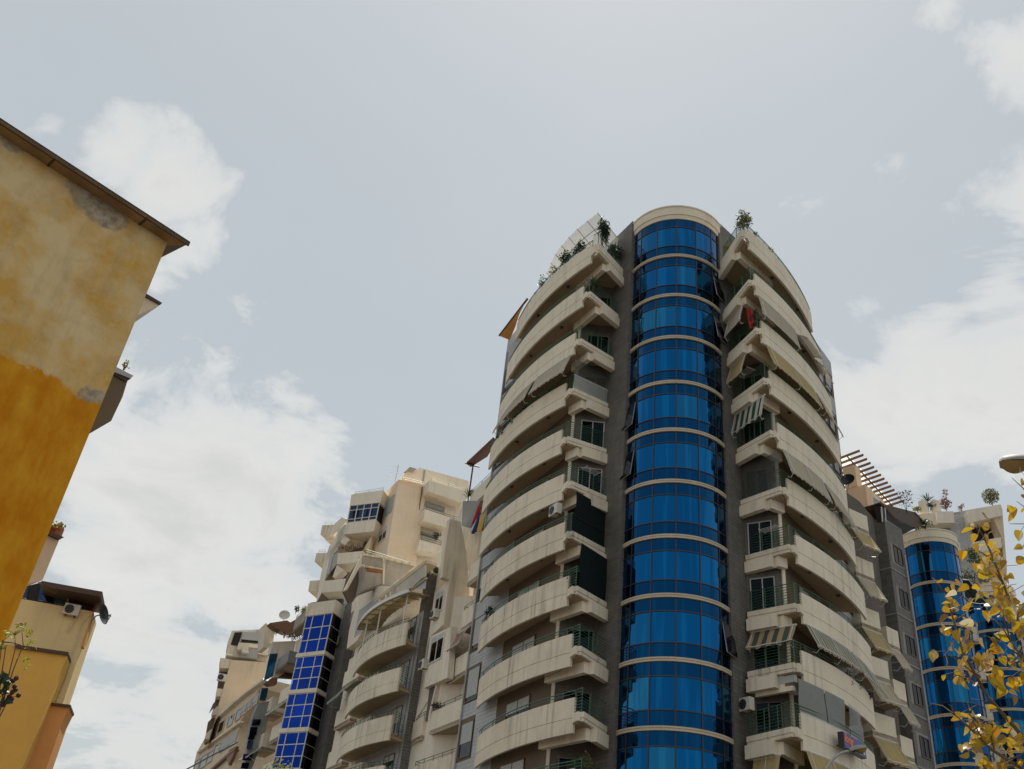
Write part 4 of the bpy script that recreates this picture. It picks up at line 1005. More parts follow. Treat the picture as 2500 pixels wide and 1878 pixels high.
# pier
PE = atd(*Q1(300, 560), 64.0); PEd = (PE.x, PE.y)
pA = shift(PEd, (-.616, .788), 2.6); pB = shift(PEd, dRs, 2.3)
ztp = PE.z+.3
obj('pier_core', MB().plan([pA, PEd, pB, shift(pB, (-.3, .95), 5), shift(pA, (-.3, .95), 5)], 0, ztp), 'grey_wall', side)
hol = [(.7, 1.8, ZR[i]+.7, ZR[i]+2.0) for i in range(3, 10)]
o = obj('tile_cladding', tiles(pA, PEd, 12, ztp, .40, .21, side=-1), 'grey_tile', side); o['kind'] = 'stuff'
o = obj('tile_cladding', tiles(PEd, pB, 12, ztp, .40, .21, side=-1, holes=hol), 'grey_tile', side); o['kind'] = 'stuff'
for i in range(4, 9):
    obj('ledge', MB().wallseg(shift(pA, dRp, .0), shift(PEd, dRp, .03), ZR[i]-.05, ZR[i]+.05, -.05), 'grey_wall', side)
    obj('ledge', MB().wallseg(PEd, pB, ZR[i]-.05, ZR[i]+.05, -.06), 'grey_wall', side)
    window(side, shift(PEd, dRs, .7), shift(PEd, dRs, 1.8), ZR[i]+.7, ZR[i]+2.0, -1, fm='brown_frame', gm='glass_dark', npan=2)
# smaller drum and its twin further along
m_ = atd(*Q9(600, 115), 71.5); dv = Vector((m_.x, m_.y)).normalized(); c2 = Vector((m_.x, m_.y)) + dv*1.95
build_drum(side, (c2.x, c2.y), 1.95, math.atan2(dv.x, dv.y)-.05, [m_.z-.1-3.195*k for k in range(8)], 34.55, 35.55, 6, dl=.52)
# set-back penthouse, glazed terrace and pergola
ph = shift(PEd, (-.55, .85), 4.0)
plank('penthouse_wall', [Q7(465, 1085), Q7(735, 1020), Q7(800, 1530), Q7(690, 1580), Q7(560, 1600)], ph, dRp, .9, 'peach', side)
plank('penthouse_front', [Q7(735, 1020), Q7(990, 1240), Q7(1010, 1500), Q7(990, 1520), Q7(800, 1535)], shift(ph, dRp, .02), dRs, 1.0, 'peach_pale', side)
plank('penthouse_box', [Q7(425, 790), Q7(590, 750), Q7(625, 1025), Q7(470, 1085)], shift(ph, (-.55, .85), 1.2), dRp, .7, 'peach', side)
plank('green_shutter', [Q7(500, 1285), Q7(610, 1262), Q7(640, 1540), Q7(530, 1460)], shift(ph, (-.79, -.62), .08), dRp, .08, 'green_rail_light', side)
plank('glazed_front', [Q7(760, 1130), Q7(930, 1240), Q7(960, 1500), Q7(800, 1530)], shift(ph, (.62, -.79), .25), dRs, .12, 'glass_grey', side)
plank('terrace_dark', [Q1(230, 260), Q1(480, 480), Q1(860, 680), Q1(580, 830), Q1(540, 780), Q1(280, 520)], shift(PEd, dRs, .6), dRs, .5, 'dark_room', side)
for x in (240, 300):
    obj('terrace_post', MB().tube([atpl(*Q1(x, 290), shift(PEd, dRs, .5), dRs), atpl(*Q1(x+20, 560), shift(PEd, dRs, .5), dRs)], .05, 5), 'white_metal', side)
tcn = plank('terrace_canopy', [Q1(350, 250), Q1(850, 380), Q1(1060, 600), Q1(900, 680), Q1(560, 560), Q1(220, 200)], shift(PEd, dRs, 2.2), dRs, 1.6, 'wood_dark', side)
obj('canopy_beam', MB().tube([atpl(*Q1(215, 195), shift(PEd, dRs, 1.9), dRs), atpl(*Q1(500, 510), shift(PEd, dRs, 1.9), dRs)], .09, 5).tube([atpl(*Q1(850, 385), shift(PEd, dRs, 2.1), dRs), atpl(*Q1(1050, 600), shift(PEd, dRs, 2.1), dRs)], .08, 5), 'wood_brown', side)
zp = 41.0
t0 = atz(*Q7(660, 570), zp); t1 = atz(*Q7(1260, 1245), zp)
for k in range(14):
    p = t0+(t1-t0)*(k/13); q = p+Vector((-.58, .81, 0))*3.6
    pd = (t1-t0).normalized()*.05
    obj('pergola_beam', MB().obox(q-pd, pd*2, p-q, (0, 0, .17)), 'wood_brown', side)
a = t0+Vector((-.58, .81, 0))*1.1; b = t1+Vector((-.58, .81, 0))*1.1
obj('pergola_rail', MB().tube([a+Vector((0, 0, -.06)), b+Vector((0, 0, -.06))], .06, 5), 'wood_brown', side)
a2 = t0+Vector((-.58, .81, 0))*3.7; b2 = t1+Vector((-.58, .81, 0))*3.7
obj('pergola_sheet', MB().add([a+Vector((0, 0, .22)), b+Vector((0, 0, .22)), b2+Vector((0, 0, .22)), a2+Vector((0, 0, .22))], [(0, 1, 2, 3)]), 'canopy_white', side)
for k in range(14):
    p = a+(b-a)*(k/13); q = a2+(b2-a2)*((k+.6)/13.6); obj('pergola_lath', MB().tube([p+Vector((0, 0, .19)), q+Vector((0, 0, .19))], .025, 4), 'wood_brown', side)
railpx(side, [Q7(735, 975), Q7(960, 1215)], shift(ph, dRp, .1), dRs, n=3, gap=.22, mat='green_rail')

# ------------------------------------------------------------------ grey block behind, with small white balconies
rear = root('grey_apartment_block', 'grey rear block with small white balconies and a wide loggia behind the yellow leaves', 'building', (44, 86, 0))
RP = atd(*Q2(370, 390), 88.0); RP = (RP.x, RP.y); dG = Vector((.985, -.17)); rb = lambda o: shift(RP, (.17, .985), o)
plank('street_wall', [Q2(250, 415), Q2(370, 388), Q2(615, 345), Q2(700, 700), Q2(780, 1200), Q2(900, 1900), Q2(300, 1900), Q2(90, 600)], RP, dG, 6.0, 'grey_wall', rear)
o = obj('tile_cladding', tiles(tuple(atpl(*Q2(250, 415), RP, dG))[:2], tuple(atpl(*Q2(640, 560), RP, dG))[:2], 24, atpl(*Q2(370, 392), RP, dG).z-.2, .46, .24, side=-1), 'grey_tile_light', rear); o['kind'] = 'stuff'
for q in ([(45, 370), (358, 366), (388, 575), (62, 585)], [(285, 945), (468, 942), (512, 1140), (330, 1155)], [(385, 1505), (572, 1500), (600, 1640), (430, 1662)]):
    plank('balcony', [Q2(*p) for p in q], rb(-1.1), dG, 1.1, 'white_wall', rear)
plank('roof_box', [Q1(900, 430), Q1(1225, 380), Q1(1260, 440), Q1(1280, 620), Q1(1010, 600)], rb(-.6), dG, 2.0, 'cream_dirty', rear)
plank('loggia_top', [Q2(612, 345), Q2(1228, 235), Q2(1265, 440), Q2(655, 575)], rb(-1.2), dG, 2.0, 'white_wall', rear)
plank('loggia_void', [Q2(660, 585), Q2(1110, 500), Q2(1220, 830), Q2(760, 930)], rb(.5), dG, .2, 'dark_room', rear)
plank('loggia_base', [Q2(900, 905), Q2(1235, 845), Q2(1262, 1025), Q2(1010, 1085), Q2(760, 1130), Q2(720, 940)], rb(-1.2), dG, 1.9, 'white_wall', rear)
plank('gable_strip', [Q2(1228, 235), Q2(1262, 330), Q2(1345, 1380), Q2(1300, 1380), Q2(1250, 840), Q2(1100, 500), Q2(1262, 440)], rb(-.9), dG, 3.0, 'beige', rear)
plank('lower_loggia', [Q2(1000, 1085), Q2(1270, 1025), Q2(1345, 1400), Q2(1345, 1800), Q2(900, 1800), Q2(780, 1200)], rb(.4), dG, 3.0, 'beige', rear)
plank('screen', [Q2(1080, 1090), Q2(1150, 1080), Q2(1180, 1320), Q2(1110, 1330)], rb(.1), dG, .2, 'shutter_grey', rear)
plank('balcony', [Q2(560, 1730), Q2(820, 1700), Q2(1040, 1760), Q2(1030, 1900), Q2(560, 1900)], rb(-2.2), dG, 2.2, 'cream_dirty', rear)

# ------------------------------------------------------------------ third drum further along the avenue
third = root('drum_block', 'distant block with a blue glass drum half hidden by yellow leaves', 'building', (44, 78, 0))
m3 = atd(*Q3(1010, 940), 84.0); dv = Vector((m3.x, m3.y)).normalized(); c3 = Vector((m3.x, m3.y)) + dv*2.0
build_drum(third, (c3.x, c3.y), 2.0, math.atan2(dv.x, dv.y)-.05, [m3.z-3.195*k for k in range(6)], m3.z+2.9, m3.z+3.8, 6, dl=.52)
for k in range(5):
    z = m3.z + 2.6 - 3.195*k
    a = c3 + Vector((-dv.y, dv.x))*2.0*(-1) if False else c3 - Vector((dv.y, -dv.x))*2.9 - dv*.3
    boxbal(third, (a.x-.6, a.y-1.6), (a.x+.9, a.y-2.0), (.3, 1.6), z, 'cream', rail=False)
awning(third, (c3.x-4.4, c3.y-2.6), (c3.x-2.9, c3.y-2.8), m3.z+3.6, 1.2, 2.4, (.5, -.8), 'screen_dark', arms=2)
obj('wall_core', MB().plan([c3-dv*.8-Vector((dv.y, -dv.x))*3.2, c3-dv*.8+Vector((dv.y, -dv.x))*6, c3+dv*8+Vector((dv.y, -dv.x))*8, c3+dv*8-Vector((dv.y, -dv.x))*3], 0, m3.z+1.2), 'cream_dirty', third)
# ------------------------------------------------------------------ foreground ochre house on the left
Y4 = Zc(0, 250, 2.771); Y5 = Zc(0, 800, 3.0225); Y6 = Zc(0, 1250, 2.647)
plaster('eave_board', (.33, .20, .085), .3, .3, scale=2)
yel = root('ochre_house', 'weathered ochre plaster house with a tiled eave at the left edge', 'building', (-12, 14, 0))
ZE = 15.6
cw = atz(*Y4(1128, 960), ZE-.25); cwp = Vector((cw.x, cw.y))          # corner of the wall
e0 = atz(*Y4(0, 95), ZE); e1 = atz(*Y4(1270, 925), ZE)
ed = Vector((e1.x-e0.x, e1.y-e0.y)).normalized(); en = Vector((ed.y, -ed.x))
if en.dot(cwp) > 0: en = -en
far = cwp - ed*16
bkv = -en
wallq = [cwp, far, far+bkv*9, cwp+bkv*9]
obj('wall', MB().plan(wallq, 0, ZE-.2), 'yellow_wall', yel)
# eave: boarded soffit, fascia and low roof slab
ov = .34
ea = cwp + ed*.36 + en*ov; eb = far + en*ov
obj('eave_soffit', MB().plan([ea, eb, eb+bkv*1.2, cwp+ed*.36+bkv*9.3, cwp+ed*.0+bkv*9.3, cwp+bkv*.6-ed*.3], ZE-.2, ZE-.13), 'eave_board', yel)
obj('fascia', MB().wallseg(ea, eb, ZE-.21, ZE-.10, -.04), 'wood_dark', yel)
obj('roof_slope', MB().ext([Vector((*ea, ZE-.125)), Vector((*eb, ZE-.125)), Vector((*(far+bkv*4.5), ZE+.9)), Vector((*(cwp+ed*.36+bkv*4.5), ZE+.9))], (0, 0, .035)), 'wood_dark', yel)
for k in range(4):
    p = ea - ed*(1.1+k*2.15)
    obj('eave_joint', MB().obox(Vector((*p, ZE-.212)), Vector((*(ed*.05), 0)), Vector((*(bkv*.34), 0)), (0, 0, .03)), 'wood_dark', yel)
# little balconies on the hidden street side, seen in profile
S0 = cwp
def prof(px_pts, dist, depth, mat, name):
    """outline on the plane square to the wall's end, 'dist' metres behind the corner"""
    return plank(name, px_pts, (cwp.x+bkv.x*dist, cwp.y+bkv.y*dist), ed, depth, mat, yel)
prof([Y4(985, 1292), Y4(1098, 1358), Y4(1085, 1370), Y4(935, 1440), Y4(900, 1440)], 1.2, 1.6, 'cream', 'canopy_slab')
prof([Y4(985, 1290), Y4(1098, 1357), Y4(1085, 1368), Y4(980, 1310)], 1.15, 1.7, 'wood_dark', 'canopy_edge')
prof([Y5(845, 310), Y5(940, 395), Y5(905, 510), Y5(820, 690), Y5(668, 758), Y5(640, 740)], 1.6, 2.0, 'inner_wall', 'balcony_box')
prof([Y5(862, 292), Y5(985, 355), Y5(965, 375), Y5(840, 325)], 1.5, 2.2, 'grey_metal', 'balcony_coping')
prof([Y5(848, 320), Y5(965, 378), Y5(935, 398), Y5(838, 345)], 1.55, 2.1, 'wood_dark', 'balcony_ledge')
prof([Y5(345, 1515), Y5(440, 1560), Y5(390, 1662), Y6(385, 175), Y6(275, 440), Y6(165, 470), Y6(180, 400)], 2.2, 2.0, 'beige', 'balcony_box')
prof([Y5(352, 1498), Y5(475, 1547), Y5(440, 1562), Y5(345, 1518)], 2.1, 2.2, 'wood_dark', 'balcony_coping')
for b_, o_ in ((0, 1), ): pass
# cable stapled down the wall end
# ------------------------------------------------------------------ second yellow house further down the street
y2 = root('yellow_house', 'pale yellow house with a dark glazed roof terrace, half behind the ochre house', 'building', (-18, 40, 0))
YP = atd(*Y6(605, 640), 40.0); YP = (YP.x, YP.y); dY = Vector((.974, .226))
plank('front_wall', [Y6(605, 645), Y6(130, 560), Y6(-60, 530), Y6(-60, 1700), Y6(180, 1700), Y6(290, 1235), Y6(405, 1240)], YP, dY, 1.6, 'yellow_pale', y2)
yb = lambda o: shift(YP, (-.226, .974), o)
plank('projecting_wing', [Y6(100, 868), Y6(440, 915), Y6(130, 1700), Y6(-60, 1700), Y6(-60, 850)], yb(-1.2), dY, 1.15, 'yellow_far', y2)
plank('wing_coping', [Y6(95, 855), Y6(442, 905), Y6(436, 925), Y6(95, 876)], yb(-1.3), dY, 1.3, 'wood_dark', y2)
plank('side_wing', [Y6(298, 1235), Y6(455, 1252), Y6(410, 1340), Y6(285, 1700), Y6(150, 1700)], yb(-.6), dY, 1.4, 'orange_far', y2)
plank('side_coping', [Y6(296, 1228), Y6(457, 1246), Y6(452, 1262), Y6(296, 1243)], yb(-.7), dY, 1.5, 'wood_dark', y2)
plank('terrace_roof', [Y6(270, 445), Y6(662, 515), Y6(650, 545), Y6(360, 495), Y6(262, 470)], yb(-.9), dY, 2.2, 'wood_dark', y2)
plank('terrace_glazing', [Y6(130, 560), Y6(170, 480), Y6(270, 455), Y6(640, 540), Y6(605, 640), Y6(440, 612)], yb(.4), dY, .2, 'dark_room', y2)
for q in ([(140, 490), (185, 485), (170, 560), (135, 552)], [(262, 475), (345, 525), (325, 585), (245, 570)], [(370, 520), (440, 525), (425, 605), (350, 590)]):
    plank('pane', [Y6(*p) for p in q], yb(.3), dY, .06, 'glass_skyblue' if q[0][0] == 370 else 'glass_navy', y2)
plank('terrace_frame', [Y6(245, 455), Y6(270, 450), Y6(375, 520), Y6(350, 525)], yb(-.4), dY, .1, 'wood_brown', y2)
plank('terrace_frame', [Y6(440, 510), Y6(455, 512), Y6(438, 610), Y6(425, 608)], yb(.1), dY, .1, 'wood_brown', y2)
plank('terrace_frame', [Y6(640, 545), Y6(655, 548), Y6(612, 640), Y6(598, 638)], yb(-.2), dY, .12, 'red_steel', y2)
plank('corner_strip', [Y6(600, 650), Y6(606, 645), Y6(540, 875), Y6(525, 870)], yb(-.05), dY, .3, 'orange_far', y2)
obj('wall_pipe', MB().tube([atpl(*Y6(500, 665), yb(-.05), dY), atpl(*Y6(470, 720), yb(-.05), dY), atpl(*Y6(435, 775), yb(-.05), dY)], .025, 5).tube([atpl(*Y6(600, 650), yb(-.05), dY), atpl(*Y6(535, 715), yb(-.05), dY), atpl(*Y6(420, 1100), yb(-.05), dY), atpl(*Y6(365, 1225), yb(-.05), dY)], .02, 5), 'beige', y2)
# ------------------------------------------------------------------ awnings, blinds and screens of the corner tower
def part(path, f0, f1):
    n = len(path)-1; k0, k1 = f0*n, f1*n; out = []
    def P_(k):
        i = min(int(k), n-1); return v2(path[i], path[i+1], k-i)
    out.append(P_(k0)); i = int(k0)+1
    while i < k1: out.append(path[i]); i += 1
    out.append(P_(k1)); return out
def aw_front(s, fl, f0, f1, out, drop, mat, arms=3, val=.16):
    awning(tower, None, None, ZR[fl]-.60, out, drop, None, mat, arms=arms, val=val, path=part(offs(ARCS[(s, fl)], .02, s), f0, f1), side=s)
def aw_end(s, fl, f0, f1, out, drop, mat, arms=2, z=None, val=.16):
    c, e = (LB if s > 0 else RB)[fl][:2]; ov = Vector((c[1]-e[1], -(c[0]-e[0]))).normalized()
    if ov.y > 0: ov = -ov
    if s > 0 and ov.x < 0 or s < 0 and ov.x > 0: ov = ov
    a, b = v2(e, c, f0), v2(e, c, f1); a = (a[0]+ov.x*.06, a[1]+ov.y*.06); b = (b[0]+ov.x*.06, b[1]+ov.y*.06)
    return awning(tower, a, b, z if z is not None else ZR[fl]-.84, out, drop, ov, mat, arms=arms, val=val)
aw_front(-1, 1, .02, .46, .25, 1.45, 'awn_cream', 2, .05)
aw_front(-1, 1, .50, .78, .55, .45, 'awn_cream', 2)
aw_front(-1, 1, .80, .98, .55, .9, 'awn_cream', 2)
aw_front(-1, 2, .03, .62, .42, 1.42, 'awn_yellow', 3)
aw_front(-1, 2, .64, .99, .50, 1.38, 'awn_yellow', 2)
aw_front(-1, 4, .03, .50, .42, 1.42, 'awn_cream', 3)
aw_front(-1, 4, .52, .99, .50, 1.40, 'awn_beige', 3)
aw_front(-1, 7, .02, .50, .55, 1.15, 'awn_stripe_fine', 3)
aw_front(-1, 7, .52, .97, .60, 1.25, 'awn_stripe_fine', 3)
aw_front(-1, 9, .02, .50, .45, 1.4, 'awn_yellow', 3)
aw_front(-1, 9, .52, .95, .5, 1.4, 'awn_beige', 2)
aw_end(-1, 1, .10, .74, .30, 1.35, 'awn_cream', 2, val=.04)
aw_end(-1, 2, .06, .60, .35, 1.25, 'awn_yellow', 2)
aw_end(-1, 3, .04, .97, .30, 1.35, 'awn_green_white', 2)
aw_end(-1, 7, .03, .98, .55, .95, 'awn_brown_green', 2)
aw_end(-1, 9, .10, .70, .35, 1.5, 'awn_yellow', 1)
aw_front(1, 2, .02, .36, .45, 1.32, 'awn_cream', 2)
aw_front(1, 2, .40, .90, .45, 1.32, 'awn_beige', 3)
def screen(s, fl, f0, f1, z0, z1, mat, end=True, name='screen', lift=.05, frame='white_metal'):
    if end:
        c, e = (LB if s > 0 else RB)[fl][:2]; ov = Vector((c[1]-e[1], -(c[0]-e[0]))).normalized()
        if ov.y > 0: ov = -ov
        pts = [v2(e, c, f0), v2(e, c, f1)]; pts = [(p[0]+ov.x*lift, p[1]+ov.y*lift) for p in pts]
    else:
        pts = part(offs(ARCS[(s, fl)], -.05, s), f0, f1)
    rows = []
    nz = 6
    for k in range(nz+1):
        z = z0+(z1-z0)*k/nz; rows.append([(x+.03*math.sin(3*z+x*2), y, z) for x, y in pts])
    sc = obj(name, MB().grid(rows), mat, tower)
    obj('screen_rail', MB().tube([(x, y, z0) for x, y in pts], .03, 5), frame, sc)
    return sc
screen(1, 3, .02, .98, ZR[3]+1.25, ZR[2]-.78, 'plastic_sheet', frame='awn_cream' if False else 'white_metal')
screen(1, 3, .02, .98, ZR[3]+.22, ZR[3]+1.22, 'canopy_white')
for fl in (6, 7):
    screen(1, fl, .0, .92, ZR[fl]+(.25 if fl == 7 else 1.2), ZR[fl-1]-.5, 'screen_dark', frame='dark_metal')
screen(1, 6, .0, .98, ZR[6]+.24, ZR[6]+1.3, 'screen_dark', frame='green_rail')
screen(-1, 5, .02, .98, ZR[5]+.30, ZR[4]-.75, 'plastic_sheet', frame='grey_metal')
screen(-1, 9, .0, .26, ZR[9]+1.05, ZR[8]-.6, 'screen_grey', end=False)
screen(-1, 9, .27, .50, ZR[9]+1.05, ZR[8]-.6, 'screen_grey', end=False)
screen(-1, 9, .56, .78, ZR[9]+1.05, ZR[8]-.6, 'plastic_sheet', end=False)
# roller housing and slat blind under floor eight on the right
c, e = RB[8][:2]
obj('blind_box', MB().wallseg(v2(e, c, .02), v2(e, c, .95), ZR[8]-.62, ZR[8]-.28, .22), 'shutter_grey', tower)
obj('blind_box', MB().wallseg(v2(e, c, .10), v2(e, c, .90), ZR[8]-1.0, ZR[8]-.78, .2), 'cream_clean', tower)

# ------------------------------------------------------------------ glazed canopy over the left roof terrace and timber soffit beyond it
zc = 45.7
Z1 = Zc(1150, 480, 3.16)
outer = [Z1(980, 128), Z1(898, 190), Z1(820, 252), Z1(755, 316), Z1(700, 380), Z1(652, 446), Z1(618, 514), Z1(585, 590)]
oq = [atz(x, y, zc) for x, y in outer]
iq = [atz(*Z1(1145, 335), zc)] 
dv_ = iq[0]-oq[0]
cp = tower
for k in range(7):
    a, b = oq[k], oq[k+1]; n0 = dv_*1.0
    obj('canopy_pane', MB().ext([a, b, b+n0, a+n0], (0, 0, .03)), 'canopy_glass', tower)
for k in range(8):
    obj('canopy_rib', MB().tube([oq[k]-dv_*.02+Vector((0, 0, -.03)), oq[k]+dv_*1.0+Vector((0, 0, -.03))], .022, 4), 'awn_yellow', tower)
obj('canopy_purlin', MB().tube([p+dv_*.32+Vector((0, 0, -.05)) for p in oq], .02, 4), 'dark_metal', tower)
for k in (0, 3, 6):
    obj('canopy_post', MB().tube([oq[k]+dv_*.9+Vector((0, 0, -.05)), Vector((oq[k].x+dv_.x*.9, oq[k].y+dv_.y*.9, 42.15))], .04, 5), 'white_metal', tower)
ts = [Z1(218, 1075), Z1(435, 792), Z1(412, 830), Z1(372, 910), Z1(340, 1010), Z1(298, 1108)]
obj('timber_soffit', MB().ext([atz(x, y, 43.5) for x, y in ts], (0, 0, .12)), 'wood_soffit' if 'wood_soffit' in MATS else 'orange_far', tower)
obj('soffit_edge', MB().tube([atz(*Z1(218, 1073), 43.56), atz(*Z1(435, 790), 43.56)], .08, 5), 'wood_dark', tower)
pgq = [A2(125, 772), A2(345, 566), A2(372, 590), A2(300, 715), A2(165, 800)]
zpg = ZR[3]+3.1
pg = obj('terrace_pergola', MB().ext([atz(x, y, zpg) for x, y in pgq], (0, 0, .1)), 'red_steel', wing)
obj('pergola_beam', MB().tube([atz(*A2(118, 768), zpg-.05), atz(*A2(235, 800), zpg-.05)], .06, 5), 'red_steel', pg)
pp = atz(*A2(182, 790), zpg)
obj('pergola_post', MB().tube([pp, Vector((pp.x, pp.y, ZR[3]+.9))], .06, 5), 'red_steel', pg)

# ------------------------------------------------------------------ air conditioners, dishes, aerial
def ac(label, p, fwd_, w=.85, h=.6, dp=.32, group='wall mounted air conditioners'):
    f_ = Vector((fwd_[0], fwd_[1], 0)).normalized(); s_ = Vector((-f_.y, f_.x, 0)); p = Vector(p)
    r_ = root('air_conditioner', label, 'air conditioner', p, group)
    o = p - s_*w/2 - Vector((0, 0, h/2))
    obj('casing', MB().obox(o, s_*w, f_*dp, (0, 0, h)), 'ac_white', r_)
    c_ = p + f_*(dp+.003) - s_*w*.14
    obj('fan_grille', MB().disc(c_, h*.40, .025, 18, f_), 'black', r_)
    g_ = MB()
    for k in range(5): 
        y = (k-2)*h*.15; g_.tube([c_+f_*.035+s_*(-h*.36)+Vector((0, 0, y)), c_+f_*.035+s_*(h*.36)+Vector((0, 0, y))], .008, 3)
    o2 = obj('grille_bars', g_, 'grey_metal', r_); o2['kind'] = 'stuff'
    obj('bracket', MB().obox(o+s_*.1-Vector((0, 0, .05)), s_*.05, f_*dp, (0, 0, .05)), 'wood_brown', r_)
    obj('bracket', MB().obox(o+s_*(w-.15)-Vector((0, 0, .05)), s_*.05, f_*dp, (0, 0, .05)), 'wood_brown', r_)
    return r_
lf = (-.9, -.42)
ac('white air conditioner under the soffit of a left tower balcony', atpl(*A2(870, 1165), shift(LB[5][0], (.45, -.9), -.6), dS)+Vector((0, 0, .05)), lf)
ac('air conditioner fixed high on the dark tiled pier', atpl(*M3(785, 430), (-4.0, 65.9), dP), (.42, -.91), .8, .62)
ac('air conditioner below the narrow bay window, rust stained bracket', atpl(*M3(800, 1220), shift(W2, (-.9, -.42), .5), dS), lf, .8, .6)
ac('air conditioner at the corner of the dark pier beside the wide bay window', atpl(*M4(440, 640), shift(W2, (-.9, -.42), .5), dS), lf, .85, .65)
ac('cream air conditioner on the grey pier right of the royal blue bay', atpl(*G1(1380, 660), shift(PAr, (-.9, -.42), .05), dS), lf, .9, .75)
ac('small air conditioner on a side balcony of the far beige block', atpl(*F1(680, 1290), shift(FP, dS, .2), dF), (.24, -.97), 1.0, .8)
ac('air conditioner beside the drum under the right eighth floor balcony', Vector((*v2(RB[9][1], RB[9][0], .03), ZR[8]-1.5)), (-.9, -.45), .7, .6)
ac('white air conditioner below the glazed terrace of the yellow house', atpl(*Y6(466, 640), yb(-.02), dY), (.226, -.974), .58, .42, .22)
def dish(label, p, face, r=.45, mat='dark_metal', foot=None):
    face = Vector(face).normalized(); p = Vector(p); x = face.orthogonal().normalized(); y = face.cross(x)
    r_ = root('satellite_dish', label, 'satellite dish', foot if foot else p, 'satellite dishes')
    mb = MB(); n = 20; rings = 5
    rows = []
    for i in range(rings+1):
        q = i/rings; rows.append([p + (x*math.cos(2*PI*k/n)+y*math.sin(2*PI*k/n))*(r*max(q, .02)) + face*(.16*r*q*q*2) for k in range(n+1)])
    mb.grid(rows); obj('reflector', mb, mat, r_, smooth=True)
    f_ = p+face*r*.95
    obj('feed_arm', MB().tube([p-y*r*.95+face*.1, f_-y*.1], .018, 4), 'grey_metal', r_)
    obj('feed_horn', MB().disc(f_-y*.1, .045, .1, 8, -face), 'grey_metal', r_)
    ft = Vector(foot) if foot else p-face*.3+Vector((0, 0, -.5))
    obj('mast', MB().tube([p-face*.02, p-face*.18, ft], .03, 5), 'grey_metal', r_)
pd_ = atd(*Q7(500, 965), 57.5)
dish('dark satellite dish beside the right edge of the tower', pd_, (-.55, -.75, .25), .47, 'dark_metal', pd_+Vector((.05, .45, -.7)))
pd_ = atpl(*G1(412, 180), shift(WD, dS, -.6), dP)
dish('pale satellite dish on the terrace over the timber canopy', pd_, (.1, -1, .3), .52, 'ac_white', pd_+Vector((0, .3, -1.0)))
pd_ = atpl(*Y6(652, 665), yb(-.2), dY)
dish('dark satellite dish on the corner of the yellow house', pd_, (.9, -.15, .25), .40, 'dark_metal', pd_+Vector((-.5, .25, -.5)))
ant = root('roof_aerial', 'spindly television aerial on the peach house roof', 'aerial', atpl(*K2(185, 440), back(1.5), dS))
pa, pb_ = atpl(*K2(185, 440), back(1.5), dS), atpl(*K2(212, 150), back(1.5), dS); pb_ = Vector((pa.x, pa.y, pb_.z))
obj('mast', MB().tube([pa, pb_], .025, 4), 'grey_metal', ant)
for k, (fz, ln) in enumerate(((.97, .9), (.86, .7), (.72, 1.1), (.55, .8), (.35, 1.2), (.12, 1.0))):
    p = pa+(pb_-pa)*fz; obj('aerial_rod', MB().tube([p+Vector((-ln, .1, .04)), p+Vector((ln*.25, -.02, 0))], .014, 4), 'grey_metal', ant)

# ------------------------------------------------------------------ washing, flag, sign
def clothpx(name, label, pts, P, d, mat, cat, group=None):
    q = [atpl(x, y, P, d) for x, y in pts]; rows = []
    nrm = Vector((-d[1], d[0], 0))
    for i in range(7):
        v = i/6; l = q[0]+(q[3]-q[0])*v; r_ = q[1]+(q[2]-q[1])*v
        rows.append([l+(r_-l)*(j/8) + nrm*(.10*math.sin(j*2.3+v)*(.4+v)) for j in range(9)])
    b = [[p+nrm*.012 for p in rw] for rw in rows]
    mb = MB().grid(rows); mb.grid(b)
    o = obj(name, MB().grid(rows), mat, None, smooth=True, loc=q[3]); tag(o, label, cat, group); return o
LN = (-1.15, 60.6)
clothpx('towel', 'crimson towel hanging on the recess balcony beside the tower', [A2(222, 1112), A2(242, 1104), A2(205, 1240), A2(182, 1262)], LN, dS, 'red_cloth', 'laundry', 'washing hung out beside the tower')
clothpx('towel', 'white cloth hanging below the crimson towel', [A2(215, 1215), A2(245, 1165), A2(205, 1300), A2(160, 1330)], shift(LN, (-.9, -.42), .12), dS, 'white_cloth', 'laundry', 'washing hung out beside the tower')
clothpx('towel', 'dark blue cloth hanging between the white and the yellow washing', [A2(225, 1180), A2(246, 1165), A2(205, 1320), A2(178, 1345)], shift(LN, (-.9, -.42), .24), dS, 'blue_cloth', 'laundry', 'washing hung out beside the tower')
clothpx('curtain', 'yellow curtain hanging down against the tiled tower wall', [A2(252, 1168), A2(285, 1148), A2(258, 1318), A2(222, 1322)], shift(LN, (-.9, -.42), .36), dS, 'yellow_cloth', 'laundry', 'washing hung out beside the tower')
R1 = Zc(1700, 480, 3.196)
FLP = shift(RB[1][0], (0, 0), 0); FLP = v2(RB[2][1], RB[2][0], .9)
flag = root('flag', 'red flag with a dark emblem hanging at the right tower corner', 'flag', atpl(*R1(440, 870), FLP, (.5, -.87)))
fq = [R1(382, 862), R1(440, 900), R1(462, 960), R1(425, 1035)]
def flagsheet(pts, P, d, mat, name, off, par):
    q = [atpl(x, y, P, d) for x, y in pts]; rows = []; nrm = Vector((d[1], -d[0], 0))
    for i in range(9):
        v = i/8; l = q[0]+(q[3]-q[0])*v; r_ = q[1]+(q[2]-q[1])*v
        rows.append([l+(r_-l)*(j/8)+nrm*(.05*math.sin(j*1.3+2*v)+off) for j in range(9)])
    return obj(name, MB().grid(rows), mat, par, smooth=True)
sgn_ = 1
flagsheet(fq, FLP, (.5, -.87), 'red_cloth', 'flag_cloth', 0, flag)
for s_ in (.02, -.02):
    flagsheet([R1(418, 925), R1(440, 935), R1(446, 968), R1(424, 965)], FLP, (.5, -.87), 'black', 'emblem', s_, flag)

